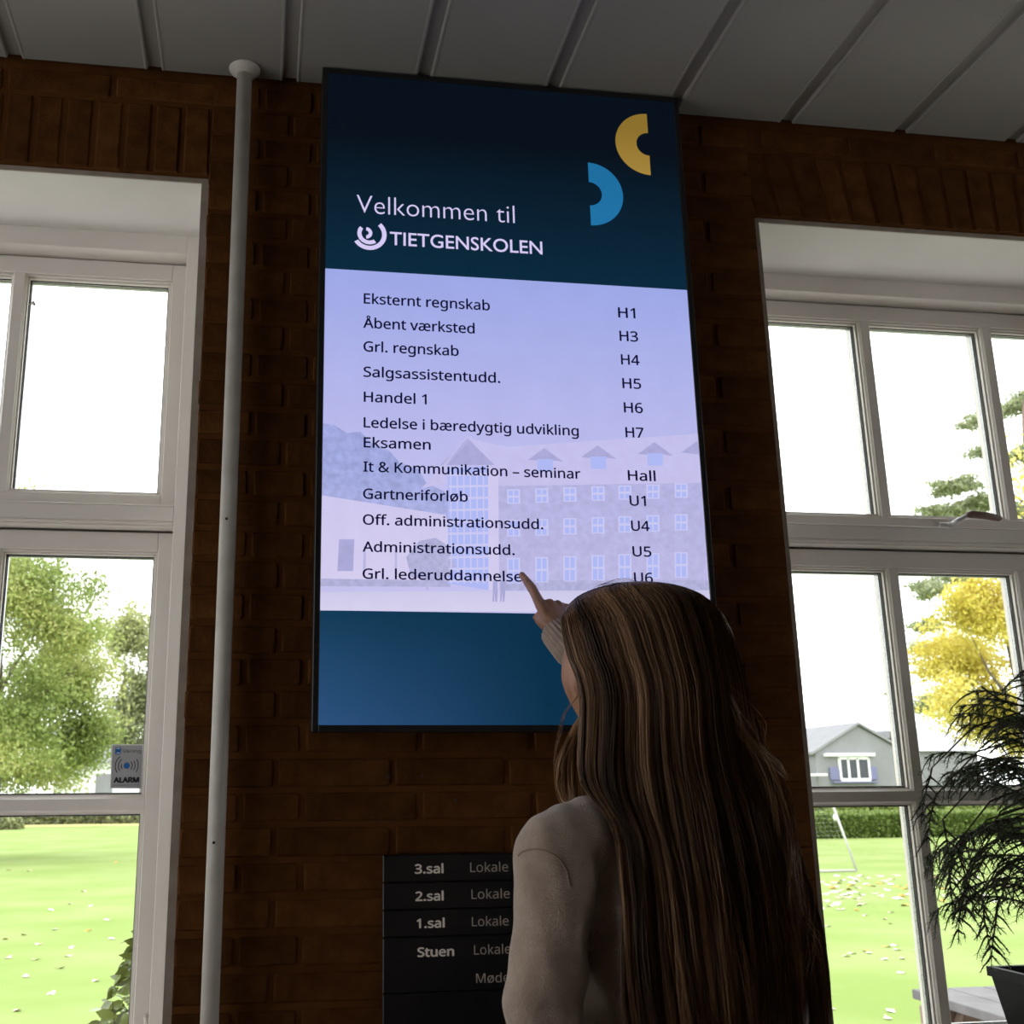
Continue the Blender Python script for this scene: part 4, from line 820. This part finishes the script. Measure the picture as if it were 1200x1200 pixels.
# ---- head
HC = at(725, 777, 1.60); HF = nrm((-.38, .88, .25)); HRt = nrm(np.cross(HF, ZZ)); HU = np.cross(HRt, HF)
def head_pt(x, y, z): return HC+HRt*x+HF*y+HU*z
def G(v, c, s): return math.exp(-((v-c)/s)**2)
bd = MB(); NLA, NLO = 64, 96; vs = []
for i in range(NLA+1):
    la = PI*i/NLA-PI/2
    for j in range(NLO):
        lo = 2*PI*j/NLO; sx, sy, sz = math.cos(la)*math.sin(lo), math.cos(la)*math.cos(lo), math.sin(la)
        x, y, z = sx*.076, sy*.093-.004, sz*.112
        if z < -.015:
            k = (-.015-z)/.097; x *= 1-.28*k**1.5
            y = y*(1-.06*k)+.010*k if y > 0 else y*(1-.55*k)
        if y > 0:
            f = min(1, y/.05)
            y -= .010*f*(G(x, .031, .016)+G(x, -.031, .016))*G(z, .004, .012)
            y += .004*f*G(z, .026, .010)*G(x, 0, .05)
            nz = max(0, min(1, (.014-z)/.046)) if z > -.034 else max(0, 1-(-.034-z)/.008)
            y += .023*nz*G(x, 0, .0085+.004*nz)
            y += f*.006*G(x, 0, .022)*(G(z, -.055, .006)+G(z, -.068, .0065)); y += .007*G(x, 0, .02)*G(z, -.098, .016)
            x *= 1+.09*G(z, -.042, .028)
        vs.append(head_pt(x, y, z))
bd.add(vs, [(i*NLO+j, i*NLO+(j+1) % NLO, (i+1)*NLO+(j+1) % NLO, (i+1)*NLO+j) for i in range(NLA) for j in range(NLO)])
for s in (-1, 1): rtube(bd, [head_pt(s*.072, -.012, -.028), head_pt(s*.078, -.016, -.008), head_pt(s*.079, -.018, .012)], [(.006, .011), (.006, .017), (.006, .015)], 12)
# ---- neck, trunk and limbs under the clothes
P, R = lerpn([NB+np.array([0, 0, -.05]), NB+np.array([0, .005, .03]), head_pt(0, -.03, -.05)], [.058, .050, .052]); rtube(bd, P, R)
def rows_(g, low_=True):
    c = [(1.335, mid[0], mid[1], .100, .050), (1.30, mid[0], mid[1], .150, .078), (1.24, mid[0], mid[1], .158, .095), (1.16, mid[0], mid[1]+.005, .150, .102), (1.06, mid[0], mid[1]+.01, .136, .092), (.98, mid[0], mid[1]+.012, .138, .092), (.88, mid[0]-.004, mid[1]+.01, .162, .108), (.80, mid[0]-.004, mid[1]+.01, .165, .112)]
    return [(z+(.004 if i == 0 else 0), x, y, a+g, b_+g) for i, (z, x, y, a, b_) in enumerate(c)]
torso(bd, rows_(-.012))
for A_ in (SL, SR): rtube(bd, [NB+np.array([0, 0, -.045]), (NB+A_)/2+np.array([0, 0, -.012]), A_], [.044, .044, .046])
P, R = lerpn([SR, ER, Wr], [.046, .037, .025]); rtube(bd, P, R)
P, R = lerpn([SL, EL, WLh], [.046, .038, .025]); rtube(bd, P, R)
HIP = np.array([mid[0]-.004, mid[1]+.01, .86])
feet = []
for s in (-1, 1):
    h_ = HIP+BR_*s*.085; kn_ = h_+np.array([0, 0, -.40])+BF*.015; an_ = kn_+np.array([0, 0, -.38])-BF*.02
    P, R = lerpn([h_, kn_, an_], [.082, .052, .036]); rtube(bd, P, R); ft_ = an_+BF*.14; ft_[2] = .03; rtube(bd, [an_+np.array([0, 0, -.03]), ft_], [.035, .028], 14); feet.append((h_, kn_, an_, ft_))
# ---- hands
def hand(mb, W_, F_, L_, N_, tip=None, curl=(0, 1, 1, 1), side=1):
    """F_ towards the knuckles, L_ towards the little finger, N_ the back of the hand"""
    palm = [W_-F_*.02, W_+F_*.01, W_+F_*.04, W_+F_*.068, W_+F_*.080]
    wds = [.025, .029, .039, .043, .038]; th = [.019, .017, .0155, .0135, .011]
    rings = []; n = 24; o_ = L_*.006
    for p_, a_, b_ in zip(palm, wds, th): rings.append([p_+o_+L_*a_*math.cos(2*PI*k/n)+N_*b_*math.sin(2*PI*k/n)*(1 if math.sin(2*PI*k/n) > 0 else 1.1) for k in range(n)])
    mb.add([v for r in rings for v in r], [(i*n+k, i*n+(k+1) % n, (i+1)*n+(k+1) % n, (i+1)*n+k) for i in range(4) for k in range(n)]+[tuple(range(n))[::-1], tuple(4*n+k for k in range(n))])
    lens = [(.042, .024, .020), (.044, .028, .021), (.041, .026, .020), (.032, .020, .018)]; rr = [.0102, .0103, .0098, .0086]
    for i in range(4):
        b0 = W_+F_*(.076-(.004 if i == 3 else 0)-.002*i)+L_*(-.026+.0195*i)+N_*(.004 if i else .002); r = rr[i]
        rtube(mb, [b0-F_*.03-N_*.004, b0+N_*(.002 if curl[i] > .5 else 0)], [r*1.0, r*1.12], 14)
        if i == 0 and tip is not None:
            d = tip-b0; q = [b0, b0+d*.36+N_*.003, b0+d*.50+N_*.0035, b0+d*.75+N_*.002, tip]; rtube(mb, q, [r*1.08, r*.94, r*.99, r*.82, r*.66], 16); continue
        c = curl[i]; p_ = b0; ang = 0; q = [p_]; rad = [r*1.1]
        for l, a_ in zip(lens[i], (75*c+8, 100*c+10, 60*c+8)):
            ang += math.radians(a_); d = F_*math.cos(ang)-N_*math.sin(ang); q += [p_+d*l*.5, p_+d*l]; p_ = q[-1]; rad += [r*.94, r*.96]
        rad[-1] = r*.8; rtube(mb, q, rad, 14)
    tb = W_+F_*.018-L_*.020-N_*.006
    q = [tb, tb+F_*.024-L_*.006-N_*.007, tb+F_*.042-L_*.000-N_*.019, tb+F_*.050+L_*.014-N_*.028]; rtube(mb, q, [.014, .0125, .0105, .0085], 16)
HFd = nrm(K1-Wr); HL = np.array([.86, .48, .12]); HL = nrm(HL-HFd*(HL@HFd)); HN = np.cross(HL, HFd)
Wc = K1-HFd*.076+HL*.026-HN*.002
hand(bd, Wc, HFd, HL, HN, tip=TIP)
rtube(bd, [Wr-(Wr-ER)*.25, (Wr+Wc)/2, Wc+HFd*.01], [.027, .0245, .0225])
lf = nrm(WLh-EL); ll = nrm(np.cross(lf, BR_)); ll = nrm(ll-lf*(ll@lf)); hand(bd, WLh+lf*.02, lf, -ll if (ll@BF) > 0 else ll, nrm(np.cross(lf, ll))*(1), curl=(.15, .2, .22, .28))
pers = fuse('person', bd, .0030, skin, None, smooth=3)
tag(pers, 'woman with long light brown hair seen from behind, pointing at the display', 'person')
for s in (-1, 1):
    e = MB(); c_ = head_pt(s*.031, .0632, .004); rtube(e, [c_-HF*.001, c_+HF*.001], [.0118, .0118], 16); eo = e.build('eye', eye_m, pers, True)
    e = MB(); e.tube([c_+HF*.0100, c_+HF*.0124], [.0066, .005], 16); e.build('iris', iris_m, eo)
    e = MB(); e.tube([head_pt(s*.014, .0865, .023), head_pt(s*.030, .0845, .028), head_pt(s*.047, .071, .022)], [.0022, .0026, .0012], 8); e.build('eyebrow', brow_m, pers, True)
e = MB(); e.tube([head_pt(-.021, .0775, -.061), head_pt(-.010, .0905, -.0575), head_pt(0, .0925, -.0585), head_pt(.010, .0905, -.0575), head_pt(.021, .0775, -.061)], [.0015, .0035, .0038, .0035, .0015], 8)
e.tube([head_pt(-.019, .078, -.063), head_pt(0, .0915, -.0665), head_pt(.019, .078, -.063)], [.0015, .0045, .0015], 8); e.build('lips', lip_m, pers, True)
# ---- sweater
sw = MB(); torso(sw, rows_(.004)[:-1])
for A_ in (SL, SR): rtube(sw, [NB+np.array([0, 0, -.055]), (NB+A_)/2+np.array([0, 0, -.016]), A_+np.array([0, 0, -.002])], [.050, .052, .055], 24)
P, R = lerpn([SR, ER, ER+(Wr-ER)*.86], [.055, .047, .032]); rtube(sw, P, R, 24)
P, R = lerpn([SL, EL, EL+(WLh-EL)*.9], [.055, .047, .033]); rtube(sw, P, R, 24)
rtube(sw, [NB+np.array([0, 0, -.035]), NB+np.array([0, .003, -.006])], [.066, .058], 24)
def folds(co, no):
    x, y, z = co[:, 0], co[:, 1], co[:, 2]
    dL = np.linalg.norm(co-((SL+EL)/2), axis=1)
    f = .0022*np.sin(z*95+np.sin(x*40)*1.5)*np.exp(-((z-1.10)/.10)**2)+.0016*np.sin((x*.6+z)*70+np.sin(y*30)*2)
    f += .0035*np.sin((z*.8-x*1.1)*52+1)*np.exp(-(dL/.12)**2)+.001*np.sin(x*160+z*40)
    return co+no*f[:, None]
swo = fuse('sweater', sw, .0048, knit, pers, smooth=5, fn=folds)
def rib(name, c0, c1, r0, r1, nr=36, parent=swo, amp=.05, nz=9):
    c0, c1 = np.array(c0), np.array(c1); t = nrm(c1-c0); a = nrm(np.cross(t, [.3, .1, 1.])); b_ = np.cross(t, a); n = nr*4; mb = MB(); vs = []
    for i in range(nz+1):
        k = i/nz; c = c0+(c1-c0)*k; r = r0+(r1-r0)*k
        if i in (0, nz): r *= .93
        for j in range(n): q = 2*PI*j/n; rj = r*(1+amp*math.cos(nr*q)); vs.append(c+(a*math.cos(q)+b_*math.sin(q))*rj)
    mb.add(vs, [(i*n+j, i*n+(j+1) % n, (i+1)*n+(j+1) % n, (i+1)*n+j) for i in range(nz) for j in range(n)]); return mb.build(name, knit, parent, True)
fr = Wr-ER; rib('cuff', ER+fr*.82, Wr+fr*.09, .0335, .0295, 22, amp=.055)
fr = WLh-EL; rib('cuff', EL+fr*.84, EL+fr*1.05, .034, .030, 22)
rib('collar', NB+np.array([0, -.002, -.012]), NB+np.array([0, .004, .014]), .0600, .0545, 40, amp=.02)
# shoulder seam of the near sleeve, found on the knit surface
from mathutils.bvhtree import BVHTree
me_ = swo.data; bv = BVHTree.FromPolygons([v.co for v in me_.vertices], [tuple(p.vertices) for p in me_.polygons])
def surf(px, py, off=.0006):
    d = Vector(nrm(ray(px, py))); h = bv.ray_cast(Vector(CAM), d)
    return None if h[0] is None else np.array(h[0]-d*off)
pts = [surf(x, y) for x, y in ((607, 1003), (612, 998), (620, 995.5), (630, 995), (640, 997), (650, 1002), (657, 1008), (664, 1020), (668, 1040))]; pts = [p for p in pts if p is not None]
if len(pts) > 3: s_ = MB(); s_.tube(pts, .0011, 6); s_.build('shoulder_seam', mat('seam_thread', (.20, .15, .12), .9, .1), swo)
# ---- trousers and shoes, below the frame
tr = MB(); torso(tr, [r for r in rows_(.006) if r[0] < 1.0])
for h_, kn_, an_, ft_ in feet: P, R = lerpn([h_, kn_, an_+np.array([0, 0, .03])], [.092, .066, .056]); rtube(tr, P, R)
fuse('trousers', tr, .008, denim, pers)
for h_, kn_, an_, ft_ in feet:
    mb = MB(); a_ = np.array([an_[0], an_[1], .045])-BF*.02; rtube(mb, [a_, (a_+ft_)/2+np.array([0, 0, .0]), ft_+BF*.02], [.042, .040, .032], 16)
    mb.v = [(x, y, max(z, .0)) for x, y, z in mb.v]; mb.build('shoe', shoe_m, pers, True)
# ---- hair: a shaped mass and several thousand strands over it
rows = [(683.5, 738, 748, 180, .004, .004, -.690), (686, 722, 765, 180, .035, .035, -.685), (691, 707, 784, 180, .062, .060, -.680), (700, 690, 801, 180, .085, .080, -.675), (715, 679, 815, 172, .100, .090, -.668), (735, 664, 824, 140, .112, .092, -.66),
        (765, 663, 832, 122, .118, .09, -.655), (780, 664, 836, 118, .117, .088, -.655), (795, 670, 840, 114, .116, .085, -.655), (825, 674, 850, 110, .110, .08, -.66), (860, 674, 862, 108, .102, .07, -.665), (900, 676, 876, 104, .098, .06, -.672), (945, 683, 893, 100, .098, .05, -.682),
        (1000, 692, 908, 96, .098, .04, -.695), (1050, 702, 922, 92, .096, .03, -.705), (1100, 708, 936, 90, .092, .02, -.712), (1150, 713, 946, 88, .088, .02, -.715), (1200, 720, 950, 86, .086, .02, -.715), (1235, 728, 948, 84, .084, .02, -.715)]
HN2 = nrm((.465, -.885, 0)); CEN, LAT, DB, DF, FM = [], [], [], [], []
for y, l, r, fm, db, df, yc in rows:
    w0 = (r-l)/2*1.55/F_PX*.5; L3, R3 = onY(l, y, yc-w0), onY(r, y, yc+w0); zc = (L3[2]+R3[2])/2; L3[2] = R3[2] = zc
    CEN.append((L3+R3)/2); LAT.append((R3-L3)/2); DB.append(db); DF.append(df); FM.append(math.radians(fm))
CEN, LAT, DB, DF, FM = map(np.array, (CEN, LAT, DB, DF, FM)); TT = np.array([0]+list(np.cumsum(np.linalg.norm(np.diff(CEN+HN2*DB[:, None], axis=0), axis=1)+.004))); TT /= TT[-1]
FL = np.radians([180, 175, 165, 150, 120, 98, 90, 88, 86, 84, 84, 86, 88, 90, 90, 90, 88, 86, 84]); assert len(FL) == len(rows)
def sm(a):
    g = np.linspace(0, 1, 121); o = np.stack([np.interp(g, TT, a[:, k]) for k in range(a.shape[1])], 1) if a.ndim > 1 else np.interp(g, TT, a)[:, None]
    for _ in range(3): o[6:-1] = (o[5:-2]+2*o[6:-1]+o[7:])/4
    return o
gC, gL, gB, gF, gM = sm(CEN), sm(LAT), sm(DB), sm(DF), sm(FM); GG = np.linspace(0, 1, 121)
def ip(a, t): return np.stack([np.interp(t, GG, a[:, k]) for k in range(a.shape[1])], -1)
def hairpt(t, u, r):
    """t down the hair, u in -1..1 round it, r radial scale; arrays of one shape"""
    fm = ip(gM, t)[..., 0]; fl = np.minimum(fm, np.interp(t, TT, FL)); ph = u*np.where(u < 0, fl, fm); c = np.cos(ph); d = np.where(c > 0, ip(gB, t)[..., 0], ip(gF, t)[..., 0])*c*r
    return ip(gC, t)+ip(gL, t)*(np.sin(ph)*r)[..., None]+HN2*d[..., None]
PT, PU = 61, 41; push = np.zeros((PT, PU))
for i_, t_ in enumerate(np.linspace(0, 1, PT)):
    P_g = hairpt(np.full(PU, t_), np.linspace(-1, 1, PU), np.full(PU, .93))
    for j_ in range(PU):
        if t_ < .28: continue
        p_ = P_g[j_]; h_ = bv.ray_cast(Vector(p_+HN2*.4), Vector(-HN2), .42)
        if h_[0] is not None: push[i_, j_] = max(0, (np.array(h_[0])-p_)@HN2+.008)
for i_ in range(1, PT): push[i_] = np.maximum(push[i_], push[i_-1]*.93)
for _ in range(3):
    push[1:-1] = (push[:-2]+2*push[1:-1]+push[2:])/4; push[:, 1:-1] = (push[:, :-2]+2*push[:, 1:-1]+push[:, 2:])/4
push = np.minimum(push, .11)
def hairpt(t, u, r, base=hairpt):
    a = np.clip(t, 0, 1)*(PT-1); b = (np.clip(u, -1, 1)+1)/2*(PU-1); i0 = np.minimum(a.astype(int), PT-2); j0 = np.minimum(b.astype(int), PU-2); fa_, fb_ = a-i0, b-j0
    pu = push[i0, j0]*(1-fa_)*(1-fb_)+push[i0+1, j0]*fa_*(1-fb_)+push[i0, j0+1]*(1-fa_)*fb_+push[i0+1, j0+1]*fa_*fb_
    return base(t, u, r)+HN2*pu[..., None]
nt_, nu = 90, 60; mv = []; tg = np.linspace(.012, .985, nt_)
uo = np.linspace(-1, 1, nu)
for t in tg:
    tt = np.full(nu, t); ro = .965-.03*min(1, t*6)+.012*np.sin(uo*26+t*3)*min(1, t*4)+.008*np.sin(uo*57+t*7)*min(1, t*4)
    mv += list(hairpt(tt, uo, ro))+list(hairpt(tt, uo[::-1], np.full(nu, .84)))
k = 2*nu; mf = [(i*k+j, i*k+(j+1) % k, (i+1)*k+(j+1) % k, (i+1)*k+j) for i in range(nt_-1) for j in range(k)]
def hairmat(name):
    m = bpy.data.materials.new(name); m.use_nodes = True; N = m.node_tree.nodes; L = m.node_tree.links; b = N['Principled BSDF']
    a = N.new('ShaderNodeAttribute'); a.attribute_name = 'vary'; rp = N.new('ShaderNodeValToRGB'); cr = rp.color_ramp
    cr.elements[0].position = 0; cr.elements[0].color = (.030, .014, .007, 1); cr.elements[1].position = 1; cr.elements[1].color = (.36, .205, .105, 1)
    e = cr.elements.new(.5); e.color = (.135, .066, .030, 1)
    L.new(a.outputs['Fac'], rp.inputs['Fac']); L.new(rp.outputs[0], b.inputs['Base Color']); b.inputs['Roughness'].default_value = .42; b.inputs['Specular IOR Level'].default_value = .3; return m
hm = hairmat('hair')
mv = np.array(mv); cap = len(mv); mv = np.vstack([mv, hairpt(np.array([0.]), np.array([0.]), np.array([.5])), hairpt(np.array([1.]), np.array([0.]), np.array([.9]))])
h_o = bigmesh('hair', mv, np.array(mf), hm, pers, smooth=True, attr=np.full(len(mv), .12))
def strands(name, P, rad, vary, parent, taper=True):
    """P: (n strands, m points, 3) -> thin three-sided tubes"""
    n, m_, _ = P.shape; T = np.zeros_like(P); T[:, 1:-1] = P[:, 2:]-P[:, :-2]; T[:, 0] = P[:, 1]-P[:, 0]; T[:, -1] = P[:, -1]-P[:, -2]; T /= np.linalg.norm(T, axis=2, keepdims=True)+1e-9
    A = np.cross(T, np.array([.31, .2, .93])); A /= np.linalg.norm(A, axis=2, keepdims=True)+1e-9; B = np.cross(T, A)
    tp = np.linspace(0, 1, m_); rr = rad[:, None]*(np.clip((1-tp)*6, .25, 1)*np.clip(tp*8+.5, 0, 1))[None, :]
    V = np.stack([P+(A*math.cos(a)+B*math.sin(a))*rr[..., None] for a in (0, 2.094, 4.189)], 2)   # n,m,3,3
    idx = np.arange(n*m_*3).reshape(n, m_, 3); q = np.stack([idx[:, :-1, :], np.roll(idx[:, :-1, :], -1, 2), np.roll(idx[:, 1:, :], -1, 2), idx[:, 1:, :]], -1).reshape(-1, 4)
    o = bigmesh(name, V.reshape(-1, 3), q, hm, parent, smooth=True, attr=np.repeat(vary, m_*3)); o['kind'] = 'stuff'; return o
NS, MS = 5200, 34; NCL = 150
cu = np.sort(NR.uniform(-1, 1, NCL)); cph = NR.uniform(0, 6.28, NCL); crad = NR.uniform(-.065, .05, NCL); cval = np.clip(NR.normal(.45, .2, NCL), .05, .95); cend = NR.uniform(.90, 1.0, NCL)
u0 = NR.uniform(-1, 1, NS); ci = np.abs(cu[None, :]-(u0+NR.normal(0, .02, NS))[:, None]).argmin(1)
tend = np.clip(cend[ci]+NR.normal(0, .02, NS), .7, 1.0); s = np.linspace(0, 1, MS); t0 = NR.uniform(.0, .03, NS)*1.0
t = t0[:, None]+(tend-t0)[:, None]*s[None, :]
pull = np.clip((t-.12)*1.5, 0, .8); U = u0[:, None]*(1-pull)+cu[ci][:, None]*pull
U = U+.018*np.sin(t*9+cph[ci][:, None])*np.clip(t*2-.3, 0, 1)+NR.normal(0, .006, NS)[:, None]*t*2+.010*np.sin(t*17+NR.uniform(0, 6.28, NS)[:, None])*np.clip(t*2-.6, 0, 1)
U = np.clip(U, -1.03, 1.03)
Rr = .985+NR.uniform(-.03, .03, NS)[:, None]*np.clip(t*5, .15, 1)+crad[ci][:, None]*np.clip(t*2.2, 0, 1)+.02*np.sin(t*11+cph[ci][:, None]*2)*np.clip(t*2-.5, 0, 1)+.03*np.clip(t-.85, 0, 1)*NR.normal(0, 2, NS)[:, None]
HP = hairpt(t, U, Rr)
strands('hair_strands', HP, NR.uniform(.00045, .0008, NS), np.clip(cval[ci]+NR.normal(0, .13, NS), 0, 1), h_o)
# side locks and stray hairs, each bent through points seen in the photograph
def lock(name, pts, n, spread, rad=(.0004, .0007), val=.55, m_=26, curl=.002, fr=3):
    g = np.linspace(0, 1, len(pts)); t = np.linspace(0, 1, m_); C = np.array(pts); Q = np.stack([np.interp(t, g, C[:, k]) for k in range(3)], 1)
    for _ in range(4): Q[1:-1] = (Q[:-2]+2*Q[1:-1]+Q[2:])/4
    o = NR.normal(size=(n, 1, 3))*spread*(.35+np.sin(t*PI*.9)[None, :, None]*.8); w = curl*np.sin(t[None, :, None]*fr*PI+NR.uniform(0, 6.28, (n, 1, 3)))*t[None, :, None]
    return strands(name, Q[None]+o+w, NR.uniform(rad[0], rad[1], n), np.clip(NR.normal(val, .15, n), 0, 1), h_o)
def L3(ps): return [at(x, y, d) for x, y, d in ps]
lock('side_lock', L3([(686, 832, 1.555), (675, 850, 1.55), (668, 868, 1.54), (659, 890, 1.52), (655, 912, 1.50), (658, 932, 1.48), (664, 944, 1.46), (676, 946, 1.44)]), 80, .0024, rad=(.0005, .0008), val=.8)
lock('side_lock', L3([(684, 845, 1.55), (674, 862, 1.545), (668, 885, 1.53), (667, 915, 1.50), (672, 940, 1.46), (668, 965, 1.42), (672, 1000, 1.39)]), 44, .0028, val=.7)
lock('side_lock', L3([(682, 880, 1.53), (684, 920, 1.49), (688, 960, 1.43), (690, 1000, 1.40), (686, 1040, 1.37)]), 30, .003, val=.6)
lock('stray_hair', L3([(680, 812, 1.565), (666, 830, 1.565), (659, 845, 1.56), (657, 858, 1.55), (651, 880, 1.53), (650, 905, 1.51)]), 7, .0012, rad=(.0002, .00035), val=.7)
for (ps, n, sp) in (([(835, 785, 1.54), (860, 810, 1.52), (885, 830, 1.52), (898, 850, 1.52), (896, 872, 1.51)], 3, .002), ([(845, 800, 1.54), (872, 828, 1.53), (892, 850, 1.53), (893, 880, 1.5)], 3, .003), ([(838, 790, 1.54), (856, 815, 1.52), (868, 840, 1.50), (872, 860, 1.5)], 10, .003),
                    ([(815, 745, 1.56), (832, 768, 1.55), (848, 792, 1.53), (866, 835, 1.51), (880, 850, 1.5)], 5, .003), ([(850, 850, 1.52), (885, 872, 1.50), (915, 900, 1.48), (925, 915, 1.47)], 8, .004),
                    ([(700, 686, 1.62), (718, 680, 1.62), (735, 677, 1.62), (752, 681, 1.62)], 4, .0018), ([(688, 697, 1.62), (705, 686, 1.62), (728, 680, 1.62)], 3, .0015)):
    lock('stray_hair', L3(ps), n, sp, rad=(.00018, .0003), val=.75)
# hair thrown over the raised shoulder
for i in range(11):
    x0 = rnd.uniform(850, 880); e1 = rnd.uniform(905, 934); e2 = e1+rnd.uniform(-6, 12); ln = rnd.uniform(1050, 1190)
    ps = [(x0, 850+rnd.uniform(-15, 15), 1.53), (x0+(e1-x0)*.45, 885+rnd.uniform(-8, 12), 1.515), (e1-8, 930+rnd.uniform(-15, 15), 1.50), (e1, 980, 1.485), (e2, (980+ln)/2, 1.455), (e2+rnd.uniform(-6, 16), ln, 1.43)]
    lock('shoulder_lock', L3(ps), 12, .0035, val=rnd.uniform(.6, .9), curl=.004, fr=rnd.choice((2, 3, 4)))
for i in range(12):
    e1 = rnd.uniform(918, 942); lock('stray_hair', L3([(890, 960, 1.49), (e1, 1030, 1.47), (e1+6, 1090, 1.45), (e1+rnd.uniform(4, 34), rnd.uniform(1105, 1185), 1.43)]), 4, .005, rad=(.0002, .0004), val=.75, curl=.006)
